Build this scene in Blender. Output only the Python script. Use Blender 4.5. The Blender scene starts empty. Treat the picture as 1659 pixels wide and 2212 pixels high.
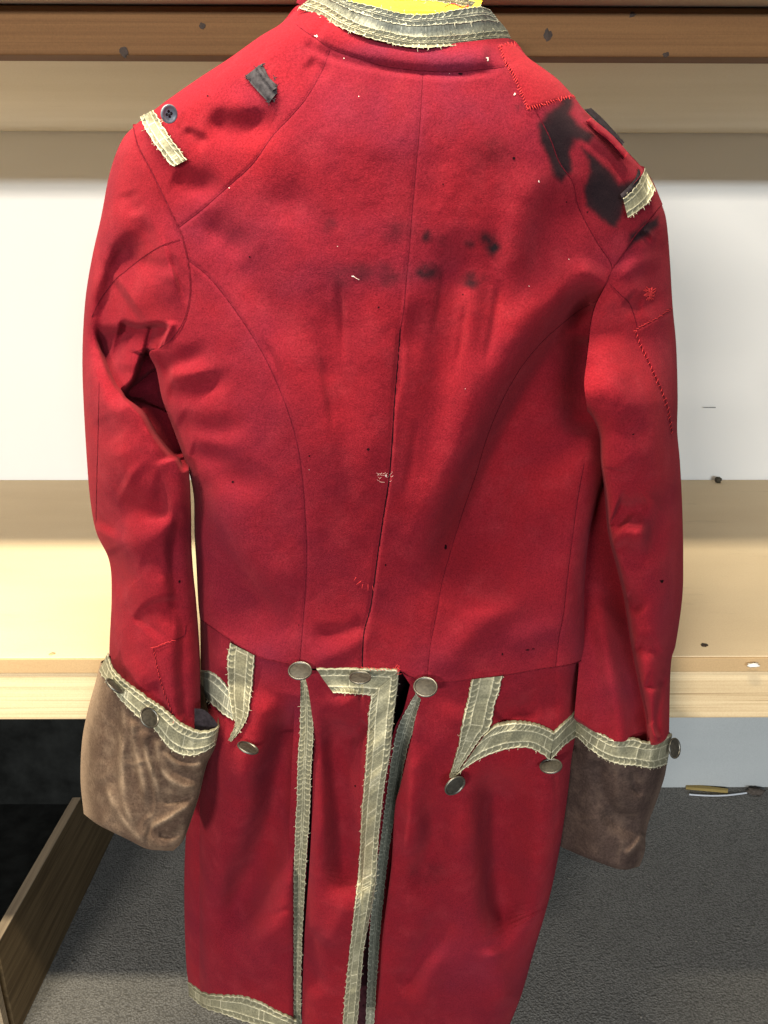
import bpy, math, random
import numpy as np
from mathutils import Vector, Matrix
random.seed(7); RNG = np.random.default_rng(11)
scene = bpy.context.scene
C = scene.collection

# ------------------------------------------------------------------ camera
CAM_H, PITCH, ROLL, F = 1.444, math.radians(20), math.radians(0.12), 1722.0
cd = bpy.data.cameras.new('camera'); cam = bpy.data.objects.new('camera', cd); C.objects.link(cam)
cam.rotation_mode = 'XYZ'
CM = Matrix.Rotation(math.pi/2 - PITCH, 3, 'X') @ Matrix.Rotation(ROLL, 3, 'Z')
cam.matrix_world = Matrix.Translation((0, 0, CAM_H)) @ CM.to_4x4()
cd.sensor_fit = 'VERTICAL'; cd.sensor_height = 36; cd.lens = 36*F/2212; cd.clip_start = 0.02; cd.clip_end = 60
scene.camera = cam
RM = np.array(CM)

# ------------------------------------------------------------------ world, lamps, exposure
w = bpy.data.worlds.new('World'); scene.world = w; w.use_nodes = True
bg = w.node_tree.nodes['Background']; bg.inputs[0].default_value = (0.86, 0.9, 1.0, 1); bg.inputs[1].default_value = 0.085
def lamp(name, loc, target, sx, sy, power, col):
    l = bpy.data.lights.new(name, 'AREA'); l.shape = 'RECTANGLE'; l.size = sx; l.size_y = sy; l.energy = power; l.color = col
    o = bpy.data.objects.new(name, l); C.objects.link(o); o.location = loc
    o.rotation_euler = (Vector(target)-Vector(loc)).to_track_quat('-Z', 'Y').to_euler()
    return o
# ceiling strip just above the coat, and rows of strips further back in the room
lamp('ceiling_strip_light_near', (-0.45, 0.512, 2.27), (-0.45, 0.80, 0.0), 1.3, 0.05, 66.0, (1.0, 0.87, 0.63))
lamp('ceiling_strip_light_left', (-1.9, -3.2, 2.20), (-1.9, 1.7, 1.0), 1.1, 0.12, 180, (1.0, 0.92, 0.80))
lamp('ceiling_strip_light_far', (0.9, -4.6, 2.24), (0.9, 1.7, 0.9), 2.4, 0.12, 185, (0.88, 0.96, 1.0))
scene.view_settings.view_transform = 'Standard'; scene.view_settings.look = 'None'
scene.view_settings.exposure = 0.0; scene.view_settings.gamma = 1.0

# ------------------------------------------------------------------ helpers
def P(x, y, d):
    """picture point (1659 x 2212) carried out to horizontal distance d (metres) -> world points"""
    x, y, d = np.broadcast_arrays(np.asarray(x, float), np.asarray(y, float), np.asarray(d, float))
    v = np.stack([(x-829.5)/F, -(y-1106)/F, -np.ones_like(x)], -1) @ RM.T
    return v*(d/v[..., 1])[..., None] + np.array([0, 0, CAM_H])
def vnoise(x, y, seed=0):
    r = np.random.default_rng(seed).random((64, 64))
    xi = np.floor(x).astype(int); yi = np.floor(y).astype(int); fx = x-xi; fy = y-yi
    fx = fx*fx*(3-2*fx); fy = fy*fy*(3-2*fy)
    a = r[yi % 64, xi % 64]; b = r[yi % 64, (xi+1) % 64]; c = r[(yi+1) % 64, xi % 64]; d = r[(yi+1) % 64, (xi+1) % 64]
    return (a*(1-fx)+b*fx)*(1-fy)+(c*(1-fx)+d*fx)*fy*1.0
def fbm(x, y, s, seed=0, o=3):
    t = 0; a = 1; n = 0
    for k in range(o):
        t = t + a*(vnoise(x/s+17.3*k, y/s+9.1*k, seed+k)-0.5); n += a; a *= 0.5; s = s/2.03
    return t/n*2
def smooth(t): t = np.clip(t, 0, 1); return t*t*(3-2*t)
def curve(pts, n):
    """Catmull-Rom through pts, resampled to n points by arc length"""
    p = np.array(pts, float)
    if len(p) == 2:
        q = p
    else:
        e = np.vstack([2*p[0]-p[1], p, 2*p[-1]-p[-2]]); q = []
        for i in range(1, len(e)-2):
            for t in np.linspace(0, 1, 14, endpoint=False):
                q.append(0.5*((2*e[i])+(e[i+1]-e[i-1])*t+(2*e[i-1]-5*e[i]+4*e[i+1]-e[i+2])*t*t+(-e[i-1]+3*e[i]-3*e[i+1]+e[i+2])*t**3))
        q.append(p[-1]); q = np.array(q)
    s = np.r_[0, np.cumsum(np.hypot(*np.diff(q, axis=0).T))]
    u = np.linspace(0, s[-1], n)
    return np.stack([np.interp(u, s, q[:, 0]), np.interp(u, s, q[:, 1])], -1)
def xofy(pts):
    c = curve(pts, 300); o = np.argsort(c[:, 1], kind='stable'); c = c[o]
    return lambda y: np.interp(y, c[:, 1], c[:, 0])
def yofx(pts):
    c = curve(pts, 300); o = np.argsort(c[:, 0], kind='stable'); c = c[o]
    return lambda x: np.interp(x, c[:, 0], c[:, 1])
def polydist(x, y, pts, n=None):
    """distance to a polyline, signed side (+ = right when travelling down), parameter 0..1"""
    p = curve(pts, n or max(8, 7*len(pts)))
    best = np.full(x.shape, 1e9); bx = np.zeros(x.shape); by = np.zeros(x.shape); tt = np.zeros(x.shape)
    L = np.r_[0, np.cumsum(np.hypot(*np.diff(p, axis=0).T))]; T = L[-1]
    for i in range(len(p)-1):
        dx, dy = p[i+1]-p[i]; l2 = dx*dx+dy*dy+1e-9
        t = np.clip(((x-p[i, 0])*dx+(y-p[i, 1])*dy)/l2, 0, 1)
        ox = x-p[i, 0]-t*dx; oy = y-p[i, 1]-t*dy; d = ox*ox+oy*oy
        m = d < best
        best = np.where(m, d, best); bx = np.where(m, ox, bx); by = np.where(m, oy, by); tt = np.where(m, (L[i]+t*(L[i+1]-L[i]))/T, tt)
    tg = np.gradient(p, axis=0); tg /= np.linalg.norm(tg, axis=1, keepdims=True)+1e-9
    tx = np.interp(tt, L/T, tg[:, 0]); ty = np.interp(tt, L/T, tg[:, 1]); D = np.sqrt(best)
    return D, -(tx*by-ty*bx)/(D+1e-6), tt
def fold(x, y, pts, amp, sl, sr, ta=0.25, tb=0.25):
    """crease (amp > 0, deeper) or ridge (amp < 0) along pts; sl / sr reach in px on its left / right"""
    pa = np.array(pts); R = 2.6*max(sl, sr)
    out = np.zeros(x.shape)
    m = (x > pa[:, 0].min()-R) & (x < pa[:, 0].max()+R) & (y > pa[:, 1].min()-R) & (y < pa[:, 1].max()+R)
    if not m.any(): return out
    d, s, t = polydist(x[m], y[m], pts)
    sg = sl+(sr-sl)*smooth(0.5+0.75*s)
    wv = smooth(t/ta if ta > 0 else np.ones_like(t))*smooth((1-t)/tb if tb > 0 else np.ones_like(t))
    out[m] = amp*np.exp(-(d/sg)**2)*wv
    return out
def folds(x, y, L, k=1.0):
    t = np.zeros(np.shape(x))
    for f in L:
        g = 1.45 if 10 < max(f[2], f[3]) else 1.0
        t = t + fold(x, y, f[0], f[1]*k, f[2]*(g if f[2] > 10 else 1), f[3]*(g if f[3] > 10 else 1), *f[4:])
    return t
def roll(dist, R, A):
    q = np.clip(1-dist/R, 0, 1)
    return A*(1-np.sqrt(1-q*q*0.995))
def inpoly(x, y, poly):
    poly = np.array(poly, float); c = np.zeros(x.shape, bool); n = len(poly)
    for i in range(n):
        x1, y1 = poly[i]; x2, y2 = poly[(i+1) % n]
        if y1 == y2: continue
        c ^= ((y1 > y) != (y2 > y)) & (x < (x2-x1)*(y-y1)/(y2-y1)+x1)
    return c
def polyblob(x, y, poly, soft, seed=3, wob=7):
    wx = x+wob*fbm(x, y, 22, seed); wy = y+wob*fbm(x, y, 22, seed+5)
    p = list(poly)+[poly[0]]
    best = np.full(x.shape, 1e9)
    for (x1, y1), (x2, y2) in zip(p[:-1], p[1:]):
        dx, dy = x2-x1, y2-y1; t = np.clip(((wx-x1)*dx+(wy-y1)*dy)/(dx*dx+dy*dy+1e-9), 0, 1)
        best = np.minimum(best, np.hypot(wx-x1-t*dx, wy-y1-t*dy))
    s = np.where(inpoly(wx, wy, poly), best, -best)
    return smooth(0.5+s/(2*soft))
def tag(o, label=None, cat=None, group=None, kind=None):
    for k, v in (('label', label), ('category', cat), ('group', group), ('kind', kind)):
        if v: o[k] = v
    return o
ORG = {}
def empty(name, loc):
    o = bpy.data.objects.new(name, None); C.objects.link(o); o.location = loc; ORG[o.name] = np.array(loc, float); return o
def mk(name, V, faces, mat, parent=None, smoothed=True, attrs=None, normals=None, origin=None):
    V = np.asarray(V, float).reshape(-1, 3)
    org = ORG[parent.name] if parent else (np.array(origin, float) if origin is not None else V.mean(0))
    me = bpy.data.meshes.new(name)
    V = V-org
    if isinstance(faces, np.ndarray):
        n = len(faces); k = faces.shape[1]
        me.vertices.add(len(V)); me.vertices.foreach_set('co', V.astype(np.float32).ravel())
        me.loops.add(n*k); me.loops.foreach_set('vertex_index', faces.astype(np.int32).ravel())
        me.polygons.add(n); me.polygons.foreach_set('loop_start', np.arange(0, n*k, k, dtype=np.int32))
        me.update(calc_edges=True)
    else:
        me.from_pydata([tuple(v) for v in V], [], [tuple(int(i) for i in f) for f in faces]); me.update()
    me.polygons.foreach_set('use_smooth', np.full(len(me.polygons), smoothed))
    if attrs:
        for k, a in attrs.items():
            at = me.attributes.new(k, 'FLOAT', 'POINT'); at.data.foreach_set('value', np.asarray(a, np.float32).ravel())
    if normals is not None: me.normals_split_custom_set_from_vertices(normals.tolist())
    me.materials.append(mat)
    o = bpy.data.objects.new(name, me); C.objects.link(o)
    if parent:
        o.parent = parent; ORG[o.name] = org
        if parent.type != 'EMPTY': pass
    else:
        o.location = org; ORG[o.name] = org
    return o
def grid_faces(nv, nu, wrap=False, flip=False):
    i, j = np.meshgrid(np.arange(nv-1), np.arange(nu if wrap else nu-1), indexing='ij')
    a = i*nu+j; b = i*nu+(j+1) % nu; c = (i+1)*nu+(j+1) % nu; d = (i+1)*nu+j
    f = np.stack([a, d, c, b], -1).reshape(-1, 4)
    return f[:, ::-1].copy() if flip else f
def coons(T, B, L, R, nu, nv, edge=0.5):
    t = np.linspace(0, 1, nu); u = (1-edge)*t+edge*(0.5-0.5*np.cos(math.pi*t)); v = np.linspace(0, 1, nv)
    def ev(pts, s):
        c = curve(pts, 400); return np.stack([np.interp(s, np.linspace(0, 1, 400), c[:, k]) for k in (0, 1)], -1)
    T_, B_, L_, R_ = ev(T, u), ev(B, u), ev(L, v), ev(R, v)
    U, Vv = np.meshgrid(u, v)
    U = U[..., None]; Vv = Vv[..., None]
    S = (1-Vv)*T_[None]+Vv*B_[None]+(1-U)*L_[:, None]+U*R_[:, None] \
        - ((1-U)*(1-Vv)*T_[0]+U*(1-Vv)*T_[-1]+(1-U)*Vv*B_[0]+U*Vv*B_[-1])
    return S[..., 0], S[..., 1]
def vnormals(G):
    du = np.gradient(G, axis=1); dv = np.gradient(G, axis=0)
    n = np.cross(dv, du); n /= np.linalg.norm(n, axis=-1, keepdims=True)+1e-12
    return n
def tube_pts(pts3, r, k=5):
    """one small tube along 3D points"""
    p = np.array(pts3); n = len(p); t = np.gradient(p, axis=0); t /= np.linalg.norm(t, axis=1, keepdims=True)+1e-12
    a = np.cross(t, [0.13, 1, 0.21]); a /= np.linalg.norm(a, axis=1, keepdims=True)+1e-12; b = np.cross(t, a)
    an = np.arange(k)*2*math.pi/k
    rr = np.broadcast_to(np.asarray(r, float), (n,))[:, None, None]
    G = p[:, None]+rr*(np.cos(an)[None, :, None]*a[:, None]+np.sin(an)[None, :, None]*b[:, None])
    return G.reshape(-1, 3), grid_faces(n, k, True)
class Bag:
    def __init__(s): s.V = []; s.F = []; s.n = 0; s.A = []
    def add(s, V, Fc, a=None):
        s.V.append(V); s.F.append(np.asarray(Fc)+s.n); s.n += len(V)
        s.A.append(np.full(len(V), a if a is not None else 0.5) if np.isscalar(a) or a is None else a)
    def mk(s, name, mat, parent, attr=None, **k):
        return mk(name, np.vstack(s.V), np.vstack(s.F), mat, parent, attrs={attr: np.concatenate(s.A)} if attr else None, **k)
def box_vf(x0, x1, y0, y1, z0, z1, bev=0.002):
    """box with bevelled edges as vertices and faces"""
    import bmesh
    bm = bmesh.new(); bmesh.ops.create_cube(bm, size=1)
    for v in bm.verts: v.co = ((x0+x1)/2+v.co.x*(x1-x0), (y0+y1)/2+v.co.y*(y1-y0), (z0+z1)/2+v.co.z*(z1-z0))
    if bev: bmesh.ops.bevel(bm, geom=bm.edges[:], offset=bev, segments=2, affect='EDGES', profile=0.5)
    bm.verts.ensure_lookup_table(); bm.verts.index_update()
    V = np.array([v.co[:] for v in bm.verts]); Fc = [[v.index for v in f.verts] for f in bm.faces]; bm.free(); return V, Fc

# ------------------------------------------------------------------ materials
def nodes(name):
    m = bpy.data.materials.new(name); m.use_nodes = True; nt = m.node_tree
    b = nt.nodes['Principled BSDF']
    return m, nt, b
def N(nt, t, **k):
    n = nt.nodes.new(t)
    for a, v in k.items():
        if hasattr(n, a): setattr(n, a, v)
        else: n.inputs[a.replace('_', ' ')].default_value = v
    return n
def noise(nt, scale, detail=3, rough=0.5, vec=None, sc=None):
    n = N(nt, 'ShaderNodeTexNoise'); n.inputs['Scale'].default_value = scale; n.inputs['Detail'].default_value = detail; n.inputs['Roughness'].default_value = rough
    tc = N(nt, 'ShaderNodeTexCoord')
    if sc:
        mp = N(nt, 'ShaderNodeMapping'); mp.inputs['Scale'].default_value = sc; nt.links.new(tc.outputs['Object'], mp.inputs[0]); nt.links.new(mp.outputs[0], n.inputs['Vector'])
    else: nt.links.new(tc.outputs['Object'], n.inputs['Vector'])
    return n.outputs['Fac']
def ramp(nt, fac, stops):
    r = N(nt, 'ShaderNodeValToRGB'); e = r.color_ramp.elements
    while len(e) < len(stops): e.new(0.5)
    for i, (p, c) in enumerate(stops): e[i].position = p; e[i].color = (*c, 1) if len(c) == 3 else c
    nt.links.new(fac, r.inputs[0]); return r.outputs[0]
def mix(nt, fac, a, b, mode='MIX'):
    m = N(nt, 'ShaderNodeMix', data_type='RGBA', blend_type=mode)
    for s, v in ((0, fac), (6, a), (7, b)):
        if hasattr(v, 'is_linked'): nt.links.new(v, m.inputs[s])
        elif s == 0: m.inputs[0].default_value = v
        else: m.inputs[s].default_value = (*v, 1)
    return m.outputs[2]
def attr(nt, name): return N(nt, 'ShaderNodeAttribute', attribute_name=name).outputs['Fac']
def bump(nt, b, h, strength, dist):
    n = N(nt, 'ShaderNodeBump'); n.inputs['Strength'].default_value = strength; n.inputs['Distance'].default_value = dist
    nt.links.new(h, n.inputs['Height']); nt.links.new(n.outputs[0], b.inputs['Normal']); return n
def math_(nt, op, a, b):
    n = N(nt, 'ShaderNodeMath', operation=op)
    for i, v in enumerate((a, b)):
        if hasattr(v, 'is_linked'): nt.links.new(v, n.inputs[i])
        else: n.inputs[i].default_value = v
    return n.outputs[0]
G3 = lambda v: (v, v, v)

def wool(name, base, dark, worn):
    m, nt, b = nodes(name)
    c = mix(nt, ramp(nt, noise(nt, 9, 4, 0.6), [(0.35, G3(0)), (0.68, G3(1))]), base, dark)
    c = mix(nt, ramp(nt, noise(nt, 26, 4, 0.65), [(0.50, G3(0)), (0.8, G3(0.55))]), c, worn)
    c = mix(nt, attr(nt, 'haze'), c, (0.120, 0.014, 0.032))
    fine = noise(nt, 620, 2, 0.7)
    c = mix(nt, 0.62, c, ramp(nt, fine, [(0.25, G3(0.24)), (0.75, G3(0.76))]), 'OVERLAY')
    c = mix(nt, attr(nt, 'stain'), c, mix(nt, fine, (0.005, 0.004, 0.006), (0.016, 0.012, 0.015)))
    nt.links.new(c, b.inputs['Base Color'])
    b.inputs['Roughness'].default_value = 1.0; b.inputs['Specular IOR Level'].default_value = 0.02; b.inputs['Diffuse Roughness'].default_value = 0.4
    b.inputs['Sheen Weight'].default_value = 0.035; b.inputs['Sheen Roughness'].default_value = 0.5
    b.inputs['Sheen Tint'].default_value = (1, 0.5, 0.55, 1)
    h = math_(nt, 'ADD', noise(nt, 950, 2, 0.6), math_(nt, 'MULTIPLY', noise(nt, 130, 3, 0.6), 1.2))
    bump(nt, b, h, 0.5, 0.0008)
    return m
M_RED = wool('red_wool', (0.190, 0.0100, 0.0165), (0.138, 0.0092, 0.0175), (0.225, 0.021, 0.030))
M_PATCH = wool('bright_red_patch_wool', (0.215, 0.0125, 0.0195), (0.185, 0.0115, 0.019), (0.24, 0.022, 0.031))
def plain(name, col, rough=0.8, var=0.25, scale=200, bmp=0.3, metal=0.0, bd=0.0006):
    m, nt, b = nodes(name)
    f = noise(nt, scale, 3, 0.6)
    d = tuple(c*(1-var) for c in col); l = tuple(min(1, c*(1+var)) for c in col)
    nt.links.new(ramp(nt, f, [(0.3, d), (0.7, l)]), b.inputs['Base Color'])
    b.inputs['Roughness'].default_value = rough; b.inputs['Metallic'].default_value = metal
    if rough > 0.75: b.inputs['Specular IOR Level'].default_value = 0.04
    if bmp: bump(nt, b, f, bmp, bd)
    return m
M_SEAM = plain('dark_red_seam_shade', (0.085, 0.006, 0.012), 0.95, 0.45, 300)
M_THREAD = plain('coral_red_thread', (0.52, 0.040, 0.045), 0.8, 0.3, 500)
M_HOLE = plain('dark_lining_in_hole', (0.012, 0.003, 0.005), 1, 0.2)
M_LINT = plain('pale_lint', (0.80, 0.66, 0.60), 0.9, 0.2)
M_LINING = plain('dark_wool_lining', (0.030, 0.010, 0.014), 0.95, 0.4, 120)
M_YELLOW = plain('yellow_wool_lining', (0.88, 0.66, 0.035), 0.9, 0.15, 300)
M_TAB = plain('grey_frayed_cotton', (0.034, 0.032, 0.038), 0.9, 0.35, 260)
M_BLACKTAPE = plain('black_tape', (0.022, 0.018, 0.022), 0.85, 0.4, 260)

def lace_mat(name, low, mid, high):
    m, nt, b = nodes(name)
    c = ramp(nt, attr(nt, 'lace'), [(0.0, low), (0.45, mid), (1.0, high)])
    c = mix(nt, ramp(nt, noise(nt, 55, 3, 0.7), [(0.4, G3(0)), (0.75, G3(0.5))]), c, tuple(v*0.55 for v in mid))
    th = noise(nt, 420, 2, 0.7)
    c = mix(nt, 0.55, c, ramp(nt, th, [(0.3, G3(0.25)), (0.7, G3(0.78))]), 'OVERLAY')
    nt.links.new(c, b.inputs['Base Color'])
    b.inputs['Roughness'].default_value = 0.55; b.inputs['Metallic'].default_value = 0.15
    b.inputs['Specular IOR Level'].default_value = 0.4
    bump(nt, b, th, 0.6, 0.0006)
    return m
M_LACE = lace_mat('tarnished_silver_lace', (0.110, 0.104, 0.068), (0.245, 0.234, 0.158), (0.62, 0.58, 0.43))
M_LACE_GREY = lace_mat('grey_silver_lace', (0.11, 0.112, 0.086), (0.235, 0.24, 0.19), (0.60, 0.58, 0.46))

def velvet(name, a, b_, c_):
    m, nt, b = nodes(name)
    f = noise(nt, 17, 5, 0.6)
    c = ramp(nt, f, [(0.30, a), (0.70, b_)])
    c = mix(nt, attr(nt, 'worn'), c, c_)
    fine = noise(nt, 380, 3, 0.75)
    c = mix(nt, 0.75, c, ramp(nt, fine, [(0.3, G3(0.26)), (0.7, G3(0.74))]), 'OVERLAY')
    c = mix(nt, ramp(nt, noise(nt, 38, 5, 0.7), [(0.48, G3(0)), (0.72, G3(0.45))]), c, c_)
    nt.links.new(c, b.inputs['Base Color']); b.inputs['Roughness'].default_value = 0.95; b.inputs['Specular IOR Level'].default_value = 0.03
    b.inputs['Sheen Weight'].default_value = (0.5 if 'worn' in name else 0.12); b.inputs['Sheen Roughness'].default_value = 0.35; b.inputs['Sheen Tint'].default_value = (*c_, 1)
    h = math_(nt, 'ADD', f, math_(nt, 'MULTIPLY', fine, 0.12))
    bump(nt, b, math_(nt, 'ADD', noise(nt, 45, 4, 0.6), math_(nt, 'MULTIPLY', fine, 0.25)), 0.30, 0.0025)
    return m
M_VEL_L = velvet('worn_lit_brown_velvet', (0.050, 0.031, 0.024), (0.090, 0.058, 0.042), (0.26, 0.185, 0.128))  # tan raised partly for wear, partly for light painted in
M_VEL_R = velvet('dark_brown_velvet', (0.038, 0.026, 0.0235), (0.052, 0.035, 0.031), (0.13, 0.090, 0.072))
M_PEWTER = plain('tarnished_pewter', (0.030, 0.027, 0.021), 0.62, 0.5, 260, 0.3, 0.1)
M_RIM = plain('polished_pewter_rim', (0.135, 0.130, 0.115), 0.42, 0.2, 260, 0.2, 0.85)
M_SHELL = plain('grey_shell_button', (0.11, 0.125, 0.16), 0.3, 0.4, 160, 0.0)

def wood(name, a, b_, streak, sc=(1.2, 30, 60), knots=None, contrast=1.0, rough=0.7):
    m, nt, b = nodes(name)
    f = noise(nt, 2.2, 5, 0.6, sc=sc)
    c = ramp(nt, f, [(0.36, b_), (0.60, a)])
    f2 = noise(nt, 5, 2, 0.5, sc=(sc[0]*0.7, sc[1]*1.7, sc[2]*1.7))
    c = mix(nt, ramp(nt, f2, [(0.60, G3(0)), (0.70, G3(0.55*contrast))]), c, streak)
    g = noise(nt, 500, 2, 0.6)
    c = mix(nt, 0.22, c, ramp(nt, g, [(0.3, G3(0.35)), (0.7, G3(0.65))]), 'OVERLAY')
    nt.links.new(c, b.inputs['Base Color']); b.inputs['Roughness'].default_value = rough; b.inputs['Specular IOR Level'].default_value = 0.12
    bump(nt, b, math_(nt, 'ADD', f2, math_(nt, 'MULTIPLY', g, 0.4)), 0.25, 0.0008)
    return m
M_BEAM_UP = wood('brown_pine_shaded', (0.175, 0.090, 0.038), (0.140, 0.070, 0.030), (0.110, 0.053, 0.022), sc=(0.6, 20, 60), contrast=.6)  # brown taken darker to paint in the shade on the upper beam
M_BEAM_LO = wood('pale_raw_pine', (0.74, 0.58, 0.36), (0.58, 0.43, 0.25), (0.36, 0.24, 0.125), sc=(0.35, 24, 60), contrast=1.5)
M_CRATE = wood('dull_brown_plywood', (0.155, 0.108, 0.058), (0.095, 0.064, 0.034), (0.06, 0.042, 0.025), sc=(30, 1.2, 30))
M_CRATE_EDGE = wood('pale_plywood_edge', (0.33, 0.26, 0.18), (0.22, 0.17, 0.12), (0.2, 0.15, 0.1), sc=(30, 1.0, 60))
def fibreboard(name, a, b_, smudge):
    m, nt, b = nodes(name)
    c = ramp(nt, noise(nt, 3.2, 3, 0.5, sc=(0.5, 2, 2)), [(0.35, a), (0.65, b_)])
    c = mix(nt, ramp(nt, noise(nt, 14, 5, 0.7, sc=(0.5, 2.2, 2)), [(0.62, G3(0)), (0.78, G3(0.5))]), c, smudge)
    g = noise(nt, 420, 3, 0.7)
    c = mix(nt, 0.3, c, ramp(nt, g, [(0.3, G3(0.38)), (0.7, G3(0.64))]), 'OVERLAY')
    nt.links.new(c, b.inputs['Base Color']); b.inputs['Roughness'].default_value = 0.85; b.inputs['Specular IOR Level'].default_value = 0.10
    bump(nt, b, g, 0.3, 0.0005)
    return m
M_MDF = fibreboard('tan_fibreboard', (0.62, 0.495, 0.335), (0.69, 0.565, 0.39), (0.46, 0.36, 0.24))
M_MDF_EDGE = fibreboard('fibreboard_cut_edge', (0.46, 0.31, 0.165), (0.55, 0.385, 0.21), (0.38, 0.25, 0.13))
M_SOFFIT = fibreboard('pale_underside_board', (0.60, 0.54, 0.44), (0.66, 0.60, 0.50), (0.5, 0.44, 0.34))
M_SCUFF = plain('grey_pencil_scuff', (0.24, 0.25, 0.25), 0.9, 0.4)
M_KNOT = plain('dark_wood_knot', (0.030, 0.014, 0.007), 0.7, 0.5, 300)
m, nt, b = nodes('white_wall_paint')
c = ramp(nt, noise(nt, 1.6, 3), [(0.3, (0.80, 0.80, 0.79)), (0.7, (0.84, 0.84, 0.83))])
c = mix(nt, ramp(nt, noise(nt, 30, 4, 0.7), [(0.70, G3(0)), (0.82, G3(0.35))]), c, (0.62, 0.64, 0.66))
nt.links.new(c, b.inputs['Base Color']); b.inputs['Roughness'].default_value = 0.7; b.inputs['Specular IOR Level'].default_value = 0.25
bump(nt, b, noise(nt, 260, 2, 0.6), 0.12, 0.0006); M_WALL = m
m, nt, b = nodes('grey_loop_carpet')
vo = N(nt, 'ShaderNodeTexVoronoi'); vo.inputs['Scale'].default_value = 260
tc = N(nt, 'ShaderNodeTexCoord'); nt.links.new(tc.outputs['Object'], vo.inputs['Vector'])
c = ramp(nt, noise(nt, 190, 3, 0.75), [(0.28, (0.150, 0.147, 0.140)), (0.5, (0.210, 0.205, 0.196)), (0.74, (0.29, 0.282, 0.27))])
c = mix(nt, ramp(nt, noise(nt, 11, 5, 0.65), [(0.35, G3(0)), (0.75, G3(0.6))]), c, (0.15, 0.145, 0.138))
c = mix(nt, ramp(nt, vo.outputs['Distance'], [(0.35, G3(0)), (0.75, G3(0.8))]), c, (0.11, 0.107, 0.102))
nt.links.new(c, b.inputs['Base Color']); b.inputs['Roughness'].default_value = 0.97; b.inputs['Specular IOR Level'].default_value = 0.1
inv = math_(nt, 'SUBTRACT', 1.0, vo.outputs['Distance'])
bump(nt, b, math_(nt, 'ADD', inv, noise(nt, 200, 2, 0.6)), 0.7, 0.0022); M_CARPET = m
M_BLACK = plain('black_felt', (0.010, 0.011, 0.011), 0.85, 0.4, 25, 0.2)
M_PLASTIC = plain('white_plastic', (0.62, 0.66, 0.74), 0.35, 0.05)
M_GREYRAG = plain('grey_rag', (0.10, 0.085, 0.075), 0.9, 0.3)
M_CHIP = plain('white_chip', (0.85, 0.84, 0.82), 0.5, 0.05)
M_INSECT = plain('brown_husk', (0.045, 0.035, 0.020), 0.6, 0.4)
M_SLIVER = wood('ochre_wood_sliver', (0.36, 0.27, 0.10), (0.26, 0.19, 0.07), (0.2, 0.14, 0.05), sc=(1, 20, 20))

# ================================================================== SETTING
DF, DW = 0.97, 1.78
YAW = math.radians(0.45)
def zat(y, d, x=830): return float(P(x, y, d)[2])
def yawed(V):
    V = np.array(V, float); c, s = math.cos(YAW), math.sin(YAW); q = V.copy()
    dx = V[:, 0]; dy = V[:, 1]-DF
    q[:, 0] = dx*c-dy*s; q[:, 1] = DF+dx*s+dy*c
    return q
# carpet and wall
V, Fc = [(-4, -3, 0), (4, -3, 0), (4, 2.2, 0), (-4, 2.2, 0)], [(0, 1, 2, 3)]
tag(mk('floor', V, Fc, M_CARPET, smoothed=False, origin=(0, 0, 0)), kind='structure')
V, Fc = box_vf(-4, 4, DW, DW+0.1, 0, 3.0, 0)
tag(mk('wall', yawed(V), Fc, M_WALL, smoothed=False, origin=(0, DW, 0)), kind='structure')
M_LOWWALL = fibreboard('blue_grey_wall_shade', (0.42, 0.455, 0.475), (0.46, 0.495, 0.515), (0.34, 0.39, 0.42))
V, Fc = box_vf(-3.5, 3.5, DW-0.006, DW-0.0005, 0.001, zat(1552, DF)+0.02, 0.001); mk('lower_wall_shade', yawed(V), Fc, M_LOWWALL, bpy.data.objects['wall'], False)  # added sheet; its blue-grey paints the shade on the lower wall
# upper shelf
zu0, zu1 = zat(121, DF), zat(13.5, DF)
us = empty('upper_shelf', (0, DF, zu0)); tag(us, 'pine beam, its brown darkened for shade, carrying a pale board, across the top above the coat', 'shelf')
V, Fc = box_vf(-2.6, 2.6, DF, DF+0.038, zu0, zu1, 0.002); mk('beam', yawed(V), Fc, M_BEAM_UP, us, False)
V, Fc = box_vf(-2.6, 2.6, DF-0.075, DW-0.004, zu1+0.0015, zu1+0.0205, 0.0015); mk('board', yawed(V), Fc, M_SOFFIT, us, False)  # overhang pushed forward, out of view, to shade the beam from the lamp
V, Fc = box_vf(-2.6, 2.6, DF+0.040, DW-0.004, zu0+0.003, zu0+0.018, 0.001); mk('underside_panel', yawed(V), Fc, M_SOFFIT, us, False)
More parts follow.
